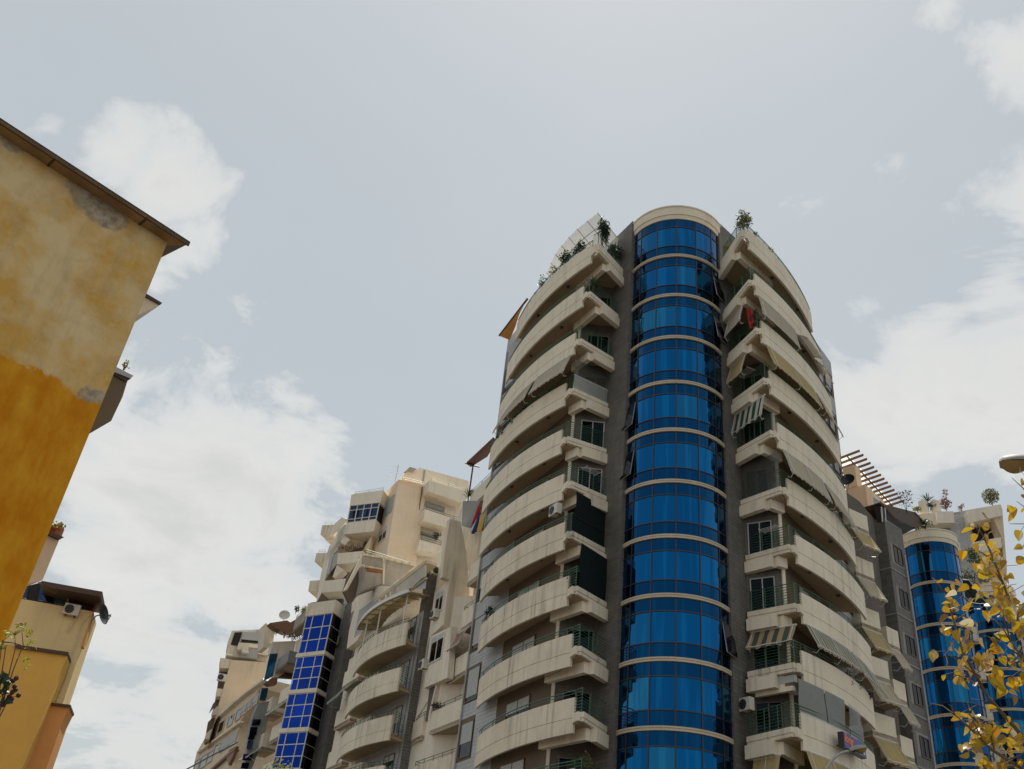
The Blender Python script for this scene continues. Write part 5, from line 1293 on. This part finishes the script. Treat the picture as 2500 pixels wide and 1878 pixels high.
# lightbox sign on the lowest right parapet
SG = Zc(2000, 1740, 12.04)
pth = ARCS[(-1, 9)]; ch = (Vector(pth[10])-Vector(pth[5])).normalized(); on = Vector((ch.y, -ch.x))
SP = (pth[7][0]+on.x*.55, pth[7][1]+on.y*.55)
sq = [atpl(*SG(700, 548), SP, ch), atpl(*SG(1360, 1000), SP, ch), atpl(*SG(1360, 1292), SP, ch), atpl(*SG(700, 985), SP, ch)]
s0 = sq[0]; L_ = (Vector((sq[1].x, sq[1].y))-Vector((s0.x, s0.y))).length; z1_, z0_ = sq[0].z, sq[3].z
sign = root('lightbox_sign', 'dark blue lightbox sign with orange script on the right parapet', 'sign', (s0.x, s0.y, z0_))
c3d = Vector((ch.x, ch.y, 0)); n3d = Vector((on.x, on.y, 0))
simple('sign_blue', (.035, .03, .19), .35); simple('sign_orange', (.85, .16, .02), .4); simple('sign_white', (.7, .7, .72), .4)
obj('casing', MB().obox(Vector((s0.x, s0.y, z0_))-n3d*.28, c3d*L_, n3d*.27, (0, 0, z1_-z0_)), 'dark_metal', sign)
obj('face', MB().obox(Vector((s0.x, s0.y, z0_+.02))+c3d*.02-n3d*.008, c3d*(L_-.04), n3d*.012, (0, 0, z1_-z0_-.04)), 'sign_blue', sign)
for k in (.2, .8): obj('bracket', MB().obox(Vector((s0.x, s0.y, z0_+.2))+c3d*L_*k-n3d*.62, c3d*.06, n3d*.36, (0, 0, .06)), 'dark_metal', sign)
def lettering(txt, size, pos, mat, shear=.25, name='lettering'):
    cu = bpy.data.curves.new('t', 'FONT'); cu.body = txt; cu.size = size; cu.extrude = .008; cu.shear = shear; cu.offset = .012
    to = bpy.data.objects.new('t', cu); col.objects.link(to)
    bpy.context.view_layer.update()
    me = bpy.data.meshes.new_from_object(to.evaluated_get(bpy.context.evaluated_depsgraph_get()))
    bpy.data.objects.remove(to)
    vs = [pos + c3d*v.co.x + Vector((0, 0, v.co.y)) + n3d*(v.co.z) for v in me.vertices]
    mb = MB(); mb.v = vs; mb.f = [tuple(p.vertices) for p in me.polygons]
    return obj(name, mb, mat, sign)
hgt = z1_-z0_
lettering('long', hgt*.74, Vector((s0.x, s0.y, z0_+hgt*.40))+c3d*.03+n3d*.012, 'sign_orange')
lettering('n', hgt*.42, Vector((s0.x, s0.y, z0_+hgt*.42))+c3d*L_*.60+n3d*.012, 'sign_white', .1)
lettering('u', hgt*.42, Vector((s0.x, s0.y, z0_+hgt*.20))+c3d*L_*.86+n3d*.012, 'sign_white', .1)

# ------------------------------------------------------------------ plants
def leafcloud(n, c, r, size, rnd, shape='ball'):
    mb = MB(); c = Vector(c)
    for _ in range(n):
        d = Vector((rnd.gauss(0, 1), rnd.gauss(0, 1), rnd.gauss(0, 1))).normalized()*(rnd.random()**.45)
        p = c + Vector((d.x*r[0], d.y*r[1], d.z*r[2]))
        a = Vector((rnd.gauss(0, 1), rnd.gauss(0, 1), rnd.gauss(0, .8))).normalized(); b = a.orthogonal().normalized(); b.rotate(Matrix.Rotation(rnd.uniform(0, 6), 3, a))
        s = size*rnd.uniform(.6, 1.3); q = b.cross(a)
        mb.add([p-b*s*.5, p+q*s*.28, p+b*s*.6, p-q*s*.28], [(0, 1, 2, 3)])
    return mb
def shrub(label, base, h, r, mat='leaf_dark', n=260, size=.16, pot=None, seed=1, kind='potted_shrub', cat='plant', group=None, ball=False):
    rnd = random.Random(seed); base = Vector(base)
    s = root(kind, label, cat, base, group)
    if pot:
        obj('pot', MB().ext([base+Vector((math.cos(a)*pot*.8, math.sin(a)*pot*.8, 0)) for a in [2*PI*k/10 for k in range(10)]], (0, 0, pot*1.3)), 'terracotta', s)
    st = MB()
    for k in range(5):
        a = rnd.uniform(0, 6.28); t = base+Vector((math.cos(a)*r*.5, math.sin(a)*r*.5, h*rnd.uniform(.6, .95)))
        st.tube([base+Vector((0, 0, .02)), base+Vector((math.cos(a)*r*.15, math.sin(a)*r*.15, h*.4)), t], .022, 4, .008)
    o = obj('stems', st, 'bark', s); o['kind'] = 'stuff'
    mb = MB()
    for k in range(7):
        a = rnd.uniform(0, 6.28); q = rnd.random(); cc = base+Vector((math.cos(a)*r*.55*(1-q*.6), math.sin(a)*r*.55*(1-q*.6), h*(.35+.55*q)))
        m2 = leafcloud(n//7, cc, (r*.55, r*.55, h*.22), size, rnd); mb.add(m2.v, m2.f)
    if ball: mb = leafcloud(n, base+Vector((0, 0, h*.58)), (r, r, h*.42), size, rnd)
    f_ = obj('foliage', mb, mat, s); f_['kind'] = 'stuff'
    return s
def spiky(label, base, h, mat='leaf_green', n=26, seed=1, trunk=.35, ln=.5, kind='yucca', group=None):
    rnd = random.Random(seed); base = Vector(base)
    s = root(kind, label, 'plant', base, group)
    obj('stem', MB().tube([base, base+Vector((0, 0, h*trunk))], .05, 6), 'bark', s)
    mb = MB(); t = base+Vector((0, 0, h*trunk))
    for k in range(n):
        a = rnd.uniform(0, 6.28); e_ = rnd.uniform(.1, 1.45); d = Vector((math.cos(a)*math.cos(e_), math.sin(a)*math.cos(e_), math.sin(e_))); q = d.cross(Vector((0, 0, 1))).normalized()*.035
        l = ln*rnd.uniform(.7, 1.2); mid = t+d*l*.55+Vector((0, 0, .02)); tip = t+d*l+Vector((0, 0, -.10*l))
        mb.add([t-q*.6, t+q*.6, mid+q, tip, mid-q], [(0, 1, 2, 4), (4, 2, 3)])
    f_ = obj('leaves', mb, mat, s); f_['kind'] = 'stuff'
    return s
GP = 'plants on the terraces'
zt0 = 42.2
def onpath(s, fl, f, inset=.35): 
    q = part(offs(ARCS[(s, fl)], -inset, s), f, min(1, f+.01))[0]; return q
def terr(px, py, z): p = atz(px, py, z); return p
cL, cR = LB[0][0], RB[0][0]
shrub('tall dark shrub at the front corner of the left roof terrace', (cL[0]+.35, cL[1]+.55, 42.75), 2.7, .58, 'leaf_dark', 800, .16, .22, 11, group=GP)
shrub('dense dark bush behind the railing by the left fin wall', (5.75, 46.3, 42.7), 1.9, .75, 'leaf_dark', 800, .16, .25, 12, group=GP)
q = onpath(1, 0, .16); shrub('small round bush on the left roof terrace under the glass canopy', (*q, 42.9), 1.6, .55, 'leaf_dark', 480, .15, .22, 13, group=GP)
q = onpath(1, 0, .30); shrub('bushy olive plant above the middle of the left roof parapet', (*q, 42.9), 1.7, .75, 'leaf_dark', 560, .15, .25, 14, group=GP)
q = onpath(1, 0, .42); shrub('low trailing plant on the left roof parapet', (*q, 42.9), 1.1, .7, 'leaf_olive', 300, .13, .2, 15, group=GP)
q = onpath(1, 0, .58); shrub('thin upright plant near the far end of the left roof parapet', (*q, 42.9), 1.6, .55, 'leaf_green', 260, .13, .2, 16, group=GP)
q = onpath(1, 0, .68); shrub('wispy plant at the far end of the left roof terrace', (*q, 42.9), .9, .35, 'leaf_green', 110, .11, .18, 17, group=GP)
shrub('tall rust tinged shrub at the front corner of the right roof terrace', (cR[0]+.15, cR[1]+.5, 42.75), 2.3, .62, 'leaf_olive', 560, .15, .22, 21, group=GP)
shrub('yellowish bush on the right roof terrace beside the fin wall', (12.75, 44.2, 42.75), 1.35, .5, 'leaf_lime', 280, .13, .22, 22, group=GP)
q = onpath(-1, 0, .12); shrub('leafy plant just right of the right terrace corner', (*q, 42.9), 1.15, .4, 'leaf_olive', 160, .13, .2, 23, group=GP)
q = onpath(-1, 0, .30); shrub('straggly plant on the right roof parapet', (*q, 42.9), .95, .45, 'leaf_lime', 140, .12, .2, 24, group=GP)
q = onpath(-1, 0, .56); shrub('small green tuft halfway along the right roof parapet', (*q, 42.9), .75, .35, 'leaf_olive', 120, .11, .18, 25, group=GP)
q = onpath(-1, 0, .74); shrub('low green tuft near the far end of the right roof parapet', (*q, 42.9), .7, .35, 'leaf_olive', 110, .11, .18, 26, group=GP)
q = LB[1][0]; spiky('small palm at the corner of the left balcony below the roof terrace', (q[0]+.35, q[1]+.45, ZR[1]+.1), 1.9, 'leaf_green', 30, 31, .55, .8, 'potted_palm', GP)
for k, f in enumerate((.30, .44, .58, .72, .82)):
    q = onpath(1, 3, f, .2); shrub(('flowering plant', 'dark leafy plant', 'trailing green plant', 'bushy green plant', 'pink flowering plant')[k] + ' behind the railing under the left awning, ' + ('first', 'second', 'third', 'fourth', 'fifth')[k] + ' from the drum', (*q, ZR[3]+.5), .9, .4, 'leaf_dark' if k % 2 else 'leaf_green', 150, .12, .18, 40+k, group=GP)
q = onpath(1, 7, .86, .1); shrub('dark plant over the far end of a dirty left parapet', (*q, ZR[7]+.9), .95, .35, 'leaf_dark', 170, .13, .16, 51, group=GP)
q = LB[7][0]; shrub('red flowered plant on the left balcony behind the dark screen', (q[0]-.1, q[1]+.9, ZR[7]+.3), 1.1, .4, 'leaf_green', 160, .12, .2, 52, group=GP)
q = RB[2][0]; shrub('dark ivy at the right corner beneath the flag', (q[0]-.05, q[1]+.3, ZR[2]+.2), 1.5, .3, 'leaf_dark', 200, .11, .2, 53, group=GP)
q = onpath(1, 10, .1, .8); shrub('leafy plant on the lowest left balcony', (*q, ZR[10]+.2), 1.6, .6, 'leaf_green', 220, .15, .25, 54, group=GP)
q = LB[10][0]; shrub('green plant at the open corner of the lowest left balcony', (q[0]+.35, q[1]+.6, ZR[10]+.2), 1.5, .5, 'leaf_olive', 200, .15, .25, 55, group=GP)
for k, f in enumerate((.55, .72, .9)):
    q = onpath(-1, 8, f, .2); shrub(('red', 'white', 'pink')[k]+' flowering plant behind the railing under the striped right awning', (*q, ZR[8]+.4), .9, .35, 'leaf_rust' if k == 0 else 'leaf_dark', 120, .12, .18, 60+k, group=GP)
p = atpl(*A2(165, 905), (-1.6, 61.6), dS); spiky('spiky yucca on the terrace with the red steel pergola', (p.x, p.y, ZR[3]+.3), 1.6, 'leaf_green', 34, 70, .3, .75, 'yucca', GP)
p = atpl(*A3(240, 110), (-.9, 60.0), dS); spiky('reddish spiky plant on the recess balcony beside the tile wall', (p.x, p.y, ZR[6]+.2), 1.4, 'leaf_rust', 22, 71, .3, .7, 'potted_cordyline', GP)
p = atpl(*M4(700, 1360), (-2.0, 61.9), dS); shrub('row of low plants in a planter on the lower recess balcony', (p.x, p.y, ZR[8]+.75), .7, .8, 'leaf_dark', 220, .12, None, 72, group=GP)
p = atpl(*K2(960, 1440), back(-.9), dP); shrub('dark shrub on the lower white balcony of the peach house', (p.x, p.y, p.z-.4), .9, .6, 'leaf_dark', 220, .14, None, 73, group=GP)
p = atpl(*K1(950, 1235), qb(.3), dQ); shrub('flower boxes on the peach house balcony under the blue veranda', (p.x, p.y, p.z-.1), .6, 1.6, 'leaf_rust', 300, .15, None, 74, group=GP)
p = atpl(*G1(560, 620), (-16.2, 86.0), dS); shrub('dark plants on the terrace under the timber canopy', (p.x, p.y, p.z-.2), .8, 1.0, 'leaf_dark', 260, .16, None, 75, group=GP)
p = atpl(*G1(270, 470), shift(WD, dS, -.8), dP); shrub('bright lime plant beside the timber canopy', (p.x, p.y, p.z-.4), 1.0, .45, 'leaf_lime', 160, .15, None, 76, group=GP)
for k, x in enumerate((620, 750, 1000, 1250)):
    p = atz(*G1(x, 75 if k < 2 else 15), 30.6); shrub(('tiny plant left of the bay cap', 'yellowish plant on the terrace left of the bay cap', 'trailing plant on the bay cap', 'dark climber at the right of the bay cap')[k], (p.x, p.y+.3, 30.3), .8, .4, 'leaf_lime' if k == 1 else 'leaf_dark', 140, .14, None, 80+k, group=GP)
# plants of the right hand roofs
RQ = rb(.4)
def rp(x, y): p = atpl(*Q1(x, y), RQ, dG); return p
p = rp(1115, 365); spiky('spiky yucca between two stone pots on the right rear roof', (p.x, p.y, p.z-.1), 2.6, 'leaf_dark', 44, 90, .42, 1.0, 'yucca', GP)
p = rp(1150, 365); shrub('dark bush at the foot of the yucca on the right rear roof', (p.x, p.y, p.z-.1), 1.0, .7, 'leaf_dark', 240, .16, None, 91, group=GP)
p = rp(1445, 365); shrub('rust coloured conical shrub on the right rear roof', (p.x, p.y, p.z-.1), 2.2, .6, 'leaf_rust', 420, .17, None, 92, group=GP)
p = rp(915, 390); shrub('yellow green bush left of the stone pots on the right rear roof', (p.x, p.y, p.z-.1), .8, .5, 'leaf_lime', 200, .16, None, 93, group=GP)
for k, x in enumerate((1030, 1255)):
    p = rp(x, 360); pt = MB().disc(Vector((p.x, p.y, p.z-.2)), .42, 1.15, 12)
    tag(obj('stone_pot', pt, 'cream_dirty', None, loc=(p.x, p.y, p.z-.2)), ('tall pale stone pot left of the roof yucca', 'squat pale stone pot right of the roof yucca')[k], 'pot', 'stone pots on the rear roof')
p = atpl(*Q2(1080, 250), rb(.6), dG); shrub('large round olive bush on the corner of the grey rear block', (p.x, p.y, p.z-.2), 1.9, .78, 'leaf_olive', 900, .17, None, 94, kind='round_bush', group=GP, ball=True)
p = atpl(*Q2(510, 350), rb(.6), dG); shrub('small rusty plant on the roof left of the loggia', (p.x, p.y, p.z-.2), .9, .4, 'leaf_rust', 110, .15, None, 95, group=GP)
p = atpl(*Q1(700, 330), shift(PEd, dRs, 3.0), dRs); shrub('dry wispy shrub behind the dark terrace canopy', (p.x, p.y, p.z-.4), 2.0, .7, 'leaf_dark', 200, .13, None, 96, group=GP)
p = atpl(*Q1(1040, 640), shift(PEd, dRs, 4.2), dRs); shrub('green plant spilling over the smaller drum', (p.x, p.y, p.z-.3), .8, .9, 'leaf_green', 320, .16, None, 97, group=GP)
p = atpl(*Q2(790, 1400), rb(-2.6), dG); shrub('bright green plant on a balcony behind the yellow leaves', (p.x, p.y, p.z-.6), 2.2, 1.0, 'leaf_green', 500, .17, None, 98, group=GP)
p = atpl(*Q2(760, 1640), rb(-2.6), dG); shrub('hanging green plants under the grey wall behind the yellow leaves', (p.x, p.y, p.z-.3), 1.2, 1.8, 'leaf_green', 500, .17, None, 99, group=GP)
# pots on the ochre house balconies
p = atpl(*Y5(415, 1510), (cwp.x+bkv.x*2.6, cwp.y+bkv.y*2.6), ed)
shrub('yellow green plant in a terracotta bowl on the ochre house balcony', (p.x, p.y, p.z-.12), .34, .2, 'leaf_lime', 160, .07, .17, 101, group=GP)
p = atpl(*Y5(915, 305), (cwp.x+bkv.x*2.0, cwp.y+bkv.y*2.0), ed)
shrub('tiny weed on the upper balcony of the ochre house', (p.x, p.y, p.z-.05), .28, .10, 'leaf_lime', 60, .05, None, 102, group=GP)

# ------------------------------------------------------------------ clothes racks, drainpipes and loose wires
def rack(label, s, fl, f, n=5):
    c, e = (LB if s > 0 else RB)[fl][:2]; ov = Vector((c[1]-e[1], -(c[0]-e[0]), 0)).normalized()
    if ov.y > 0: ov = -ov
    a = Vector((*v2(e, c, f), ZR[fl]+1.25)); d = Vector((c[0]-e[0], c[1]-e[1], 0)).normalized()
    r_ = root('clothes_rack', label, 'clothes rack', a, 'folding clothes racks on the railings')
    for k in range(n): obj('rod', MB().tube([a+ov*(.12+k*.11), a+d*1.0+ov*(.12+k*.11)], .012, 4), 'white_metal', r_)
    for q in (a, a+d*1.0): obj('side_arm', MB().tube([q, q+ov*(.12+n*.11)], .016, 4), 'white_metal', r_)
rack('white clothes rack folded out on the right sixth floor railing', -1, 6, .45)
rack('white clothes rack below the yellow right awning', -1, 3, .40)
rack('white clothes rack on the left fifth floor end railing', 1, 5, .35)
def pipe(parent, pts, r=.05, mat='grey_metal'): obj('drainpipe', MB().tube(pts, r, 6), mat, parent)
q = v2(ML, EL, .975); n_ = Vector((-.91, -.4))*.09
pipe(tower, [(q[0]+n_.x, q[1]+n_.y, 9), (q[0]+n_.x, q[1]+n_.y, 43)], .055, 'shutter_grey')
q = shift(W1, dS, .35); pipe(wing, [(q[0]-.1, q[1]-.05, 9), (q[0]-.1, q[1]-.05, 25)], .05)
pipe(peach, [atpl(*K2(690, 520), back(-.1), dP), atpl(*K2(560, 1380), back(-.1), dP), atpl(*K2(500, 1650), back(-.1), dP)], .07, 'wood_brown')
q = shift(PEd, dRs, 2.0); pipe(side, [(q[0]+.06, q[1]-.1, 12), (q[0]+.06, q[1]-.1, 31)], .05)
for i, (s, fl, f0, f1) in enumerate(((1, 5, .02, .30), (1, 8, .05, .5), (-1, 6, .1, .5), (-1, 4, .3, .8))):
    pth_ = part(offs(ARCS[(s, fl)], .03, s), f0, f1); n = len(pth_)
    obj('loose_wire', MB().tube([(x, y, ZR[fl]-.66-.22*math.sin(PI*k/(n-1))) for k, (x, y) in enumerate(pth_)], .012, 4), 'dark_metal', tower)
# ------------------------------------------------------------------ street lamps
def lamp(label, nose, tail, base, zpole, headw=.30, r=.06):
    """cobra-head lamp; nose and tail are the two ends of its head"""
    nose, tail = Vector(nose), Vector(tail); d = (nose-tail); L = d.length; d.normalize(); s = d.cross(Vector((0, 0, 1))).normalized(); u = s.cross(d)
    r_ = root('street_lamp', label, 'street lamp', (base[0], base[1], 0), 'street lamps')
    rows_t = []; rows_b = []
    for i in range(13):
        t = i/12; wv = headw*(.28+.72*math.sin(PI*min(1, (t*.80+.12)))**.7)*(1 if t < .98 else .4); c = tail+d*L*t
        hh = .16*(.5+.5*math.sin(PI*min(1, t*.75+.15)))
        rows_t.append([c + s*wv*.5*math.cos(a) + u*hh*math.sin(a) for a in [PI*k/10 for k in range(11)]])
        rows_b.append([c + s*wv*.5*x - u*.012 for x in (-1, -.5, 0, .5, 1)])
    obj('housing', MB().grid(rows_t), 'lamp_grey', r_, smooth=True)
    obj('underside', MB().grid([rows_b[i] for i in range(0, 5)]), 'dark_metal', r_)
    lens = []
    for i in range(4, 13):
        t = i/12; w_ = headw*.46*(1 if i < 11 else .7); c = tail+d*L*t; dp = .13*math.sin(PI*min(1, max(0, (t-.30)/.72)))
        lens.append([c + s*w_*x - u*(.012+dp*(1-x*x)) for x in (-1, -.7, -.35, 0, .35, .7, 1)])
    obj('lens', MB().grid(lens), 'lamp_lens', r_, smooth=True)
    top = Vector((base[0], base[1], zpole)); mid = (top+tail)*.5+Vector((0, 0, abs(tail.z-zpole)*.30+.15))
    obj('arm', MB().tube([top] + [(top*(1-t)**2 + mid*2*t*(1-t) + (tail+d*.06)*t*t) for t in [k/10 for k in range(1, 11)]], r*.75, 8), 'grey_metal', r_)
    obj('pole', MB().tube([(base[0], base[1], 0), (base[0], base[1], zpole*.5), top], r*1.5, 10, r*.9), 'grey_metal', r_)
    return r_
simple('lamp_grey', (.26, .25, .22), .6); 
m, t, b = new_mat('lamp_lens'); gg = t.n('ShaderNodeNewGeometry')
t.l(t.mix(t.noise(gg.outputs['Position'], 60, 3), (.22, .13, .03), (.38, .25, .08)), b.inputs['Base Color']); b.inputs['Roughness'].default_value = .25
ZL = 9.3
nose = atz(2440, 1133, ZL); dpt = math.hypot(nose.x, nose.y); tl_ = atd(2548, 1137, dpt+.02)
lamp('street lamp head with amber lens reaching in at the right edge', nose, tl_, (tl_.x+2.2, tl_.y+.3), ZL-.15, .36)
nose = atz(2116, 1827, 10.4); dpt = math.hypot(nose.x, nose.y); tl_ = atd(2075, 1836, dpt-.1); bs = atd(2026, 1878, dpt-.2)
lamp('small street lamp in front of the sign on the lowest right parapet', nose, tl_, (bs.x-.25, bs.y-.3), bs.z-.1, .34, .06)
# span cable in front of the cornice house
cb = [atd(*F2(-80, 1690), 60), atd(*F2(500, 1370), 62), atd(*F2(1010, 1110), 64)]
o = obj('cable', MB().tube(cb, .045, 5), 'dark_metal', None, loc=cb[0]); tag(o, 'dark overhead cable crossing in front of the cornice house', 'cable')

# ------------------------------------------------------------------ yellow-leaved tree close by on the right
def leaf_mesh(name, mat, ln=.13, wd=.115, fold=.22, curl=.18):
    """heart-shaped leaf, folded along its rib"""
    half = [(0, 0), (.18, -.06), (.42, .02), (.50, .22), (.44, .46), (.28, .72), (.10, .92), (0, 1.04)]
    vs = [Vector((0, y*ln, -curl*ln*y*y)) for y in (0, .25, .5, .75, 1.04)]; fs = []
    me = bpy.data.meshes.new(name); vv = []; 
    rib = [(0, y) for (_, y) in half]
    for sgn in (1, -1):
        o = len(vv)
        for (x, y) in half: vv.append((sgn*x*wd, y*ln, abs(x)*wd*fold*2 - curl*ln*y*y))
        for (x, y) in half: vv.append((0, max(0, y)*ln, -curl*ln*y*y))
        n = len(half)
        for k in range(n-1):
            q = (o+k, o+k+1, o+n+k+1, o+n+k)
            fs.append(q if sgn < 0 else q[::-1])
    me.from_pydata(vv, [], fs); me.materials.append(MATS[mat]); me.update()
    for p in me.polygons: p.use_smooth = True
    return me
rnd = random.Random(42)
DT = 6.6
_tb = atd(2640, 1960, DT+.2); TB = Vector((_tb.x, _tb.y, 0)); TT = Vector((_tb.x, _tb.y, _tb.z))
tree = root('lime_tree', 'yellow autumn tree with heart-shaped leaves at the right edge', 'tree', TB)
obj('trunk', MB().tube([TB, TB+Vector((.04, .03, TT.z*.35)), TB+Vector((-.03, .02, TT.z*.7)), TT], .085, 10, .045), 'bark', tree)
def tp(x, y, d=0): return atd(x, y, DT+d)
strands = [
    [(2560, 1900, .1), (2490, 1790, .1), (2410, 1700, 0), (2350, 1590, -.1), (2315, 1470, -.1), (2300, 1440, -.1)],
    [(2600, 1760, .3), (2510, 1580, .2), (2455, 1440, .15), (2415, 1340, .1), (2385, 1280, .05)],
    [(2620, 1950, -.2), (2500, 1880, -.2), (2420, 1830, -.25), (2360, 1770, -.3), (2325, 1740, -.3)],
    [(2640, 1500, .4), (2560, 1330, .4), (2530, 1240, .35), (2515, 1180, .3)],
    [(2560, 1900, .1), (2470, 1870, .1), (2400, 1880, 0), (2340, 1900, 0)],
    [(2600, 1720, 0), (2520, 1640, .1), (2470, 1570, .1), (2440, 1520, .1)]]
leaves = [leaf_mesh('leaf', 'leaf_gold', .125, .115, .25, .15), leaf_mesh('leaf', 'leaf_gold', .105, .10, .05, .35), leaf_mesh('leaf', 'leaf_gold', .14, .12, .4, -.1)]
spots = []
for s_ in strands:
    pts = [tp(*q) for q in s_]
    mid_ = (TT+pts[0])*.5+Vector((.03, .05, .06))
    obj('branch', MB().tube([TT, mid_] + pts, .020, 6, .003), 'bark', tree)
    for k in range(2, len(pts)):
        for q in range(2):
            a_ = pts[k-1]+(pts[k]-pts[k-1])*rnd.uniform(.1, .9); d_ = Vector((rnd.uniform(-.22, .12), rnd.uniform(-.15, .15), rnd.uniform(-.02, .20))); obj('twig', MB().tube([a_, a_+d_*.5+Vector((0, 0, .02)), a_+d_], .006, 4, .002), 'bark', tree)
clusters = [(2385, 1295, 22, 7), (2395, 1340, 26, 10), (2415, 1385, 28, 12), (2400, 1425, 32, 14), (2440, 1420, 36, 18), (2455, 1470, 34, 18), (2425, 1480, 26, 10), (2490, 1490, 30, 12),
            (2318, 1442, 18, 6), (2330, 1490, 24, 10), (2345, 1525, 20, 8), (2340, 1575, 34, 16), (2375, 1600, 28, 12), (2360, 1650, 22, 8), (2420, 1590, 26, 8), (2470, 1590, 34, 16), (2495, 1540, 26, 10), (2430, 1660, 28, 12),
            (2480, 1670, 32, 14), (2370, 1755, 30, 14), (2410, 1770, 34, 14), (2395, 1815, 30, 14), (2440, 1800, 30, 10), (2485, 1790, 28, 12), (2470, 1850, 34, 14), (2420, 1860, 28, 8), (2495, 1165, 10, 2), (2496, 1200, 12, 3), (2490, 1245, 16, 4), (2470, 1235, 10, 2), (2495, 1290, 12, 3), (2500, 1330, 14, 4)]
tot = 0
for (x, y, r_, n) in clusters:
    for _ in range(max(2, int(n*.97))):
        if tot >= 296: break
        p = tp(x+rnd.gauss(0, r_*.75), y+rnd.gauss(0, r_*.75), rnd.uniform(-.45, .45))
        o = inst(rnd.choice(leaves), 'leaf', tree, p, rz=rnd.uniform(0, 6.28), rx=rnd.gauss(-1.0, .65), ry=rnd.gauss(0, .6), scale=[rnd.uniform(.34, .68)]*3)
        tot += 1
st = MB()
for o in [o for o in bpy.data.objects if o.parent == tree and o.name.startswith('leaf')][::2]:
    p = o.location + TB; q = p+Vector((rnd.uniform(.02, .12), rnd.uniform(-.05, .05), rnd.uniform(.0, .08))); st.tube([p, q], .0022, 3)
o = obj('leaf_stalks', st, 'bark', tree); o['kind'] = 'stuff'

# ------------------------------------------------------------------ thin young tree at the lower left
yt = root('young_tree', 'thin young tree with pale sprouting twigs and dark berries at the left edge', 'tree', (-5.6, 9.2, 0))
b0 = Vector((-5.6, 9.2, 0)); DY_ = 11.0
def yp(x, y, d=0): return atd(*Y6(x, y), DY_+d)
top = yp(-40, 1400)
obj('trunk', MB().tube([b0, Vector((-5.55, 9.25, 1.5)), top], .04, 6, .015), 'bark', yt)
for s_ in ([(-40, 1400), (10, 1050), (40, 860), (130, 860)], [(-40, 1400), (60, 1040), (100, 880), (95, 780)], [(-40, 1400), (90, 1010), (150, 860), (140, 760)], [(-40, 1400), (-10, 1020), (15, 840), (70, 790)], [(-40, 1400), (40, 1160), (90, 1100)], [(-40, 1400), (60, 1200), (110, 1190)], [(20, 840), (80, 845), (135, 860)]):
    obj('twig', MB().tube([yp(*q) for q in s_], .009, 4, .003), 'bark', yt)
sl = [leaf_mesh('small_leaf', 'leaf_lime', .05, .035, .2, .2)]; bl = leaf_mesh('berry_leaf', 'leaf_dark', .07, .06, .3, .3)
for (x, y, n) in ((50, 790, 12), (150, 750, 10), (190, 780, 8), (200, 850, 6), (25, 860, 6), (180, 890, 3), (145, 945, 3), (180, 990, 3), (100, 770, 4)):
    for _ in range(n):
        inst(sl[0], 'small_leaf', yt, yp(x+rnd.gauss(0, 16), y+rnd.gauss(0, 14), rnd.uniform(-.1, .1)), rz=rnd.uniform(0, 6), rx=rnd.uniform(-1, 1), ry=rnd.uniform(-1, 1))
for (x, y, n) in ((35, 1095, 14), (10, 1180, 10), (5, 1060, 6)):
    for _ in range(n):
        o = inst(bl, 'small_leaf', yt, yp(x+rnd.gauss(0, 16), y+rnd.gauss(0, 22), rnd.uniform(-.1, .1)), rz=rnd.uniform(0, 6), rx=rnd.uniform(-1, 1), ry=rnd.uniform(-1, 1))
simple('berry', (.045, .012, .010), .7)
for (x, y) in ((105, 1075), (85, 1090), (100, 1150), (80, 1165), (95, 1130), (60, 1195), (120, 1185), (75, 1210), (50, 1215), (20, 1245)):
    p = yp(x, y); mb = MB()
    for i in range(5):
        th = PI*(i+.5)/5; mb.v += [p + Vector((math.sin(th)*math.cos(2*PI*k/8), math.sin(th)*math.sin(2*PI*k/8), math.cos(th)))*.026 for k in range(8)]
    mb.f = [(i*8+k, i*8+(k+1) % 8, (i+1)*8+(k+1) % 8, (i+1)*8+k) for i in range(4) for k in range(8)] + [tuple(range(8))[::-1], tuple(range(32, 40))]
    obj('berry_cluster', mb, 'berry', yt, smooth=True)
# ------------------------------------------------------------------ treetop just reaching into the bottom of the frame
tb = atd(690, 1862, 30.0)
tt = root('street_tree', 'top of a yellow green street tree below the royal blue bay', 'tree', (tb.x, tb.y, 0))
obj('trunk', MB().tube([(tb.x, tb.y, 0), (tb.x+.05, tb.y, 3), (tb.x, tb.y, tb.z-.8)], .12, 8, .03), 'bark', tt)
for k in range(9):
    a = k*.7; q = Vector((tb.x+math.cos(a)*.7, tb.y+math.sin(a)*.7, tb.z-rnd.uniform(.1, 1.4))); obj('limb', MB().tube([(tb.x, tb.y, tb.z-2.4), (Vector((tb.x, tb.y, tb.z-1.8))+q)*.5, q], .03, 5, .008), 'bark', tt)
mb = MB(); lm_ = leaves[0]
for _ in range(1500):
    d = Vector((rnd.gauss(0, 1), rnd.gauss(0, 1), rnd.gauss(0, 1))).normalized()*rnd.random()**.4
    p = Vector((tb.x+d.x*.75, tb.y+d.y*.9, tb.z-1.15+d.z*1.25)); a = Vector((rnd.gauss(0, 1), rnd.gauss(0, 1), rnd.gauss(0, 1))).normalized(); b_ = a.orthogonal().normalized(); s2 = .085*rnd.uniform(.7, 1.3); q = a.cross(b_)
    mb.add([p-b_*s2*.5, p+q*s2*.42, p+b_*s2*.65, p-q*s2*.42], [(0, 1, 2, 3)])
o = obj('crown', mb, 'leaf_lime', tt); o['kind'] = 'stuff'
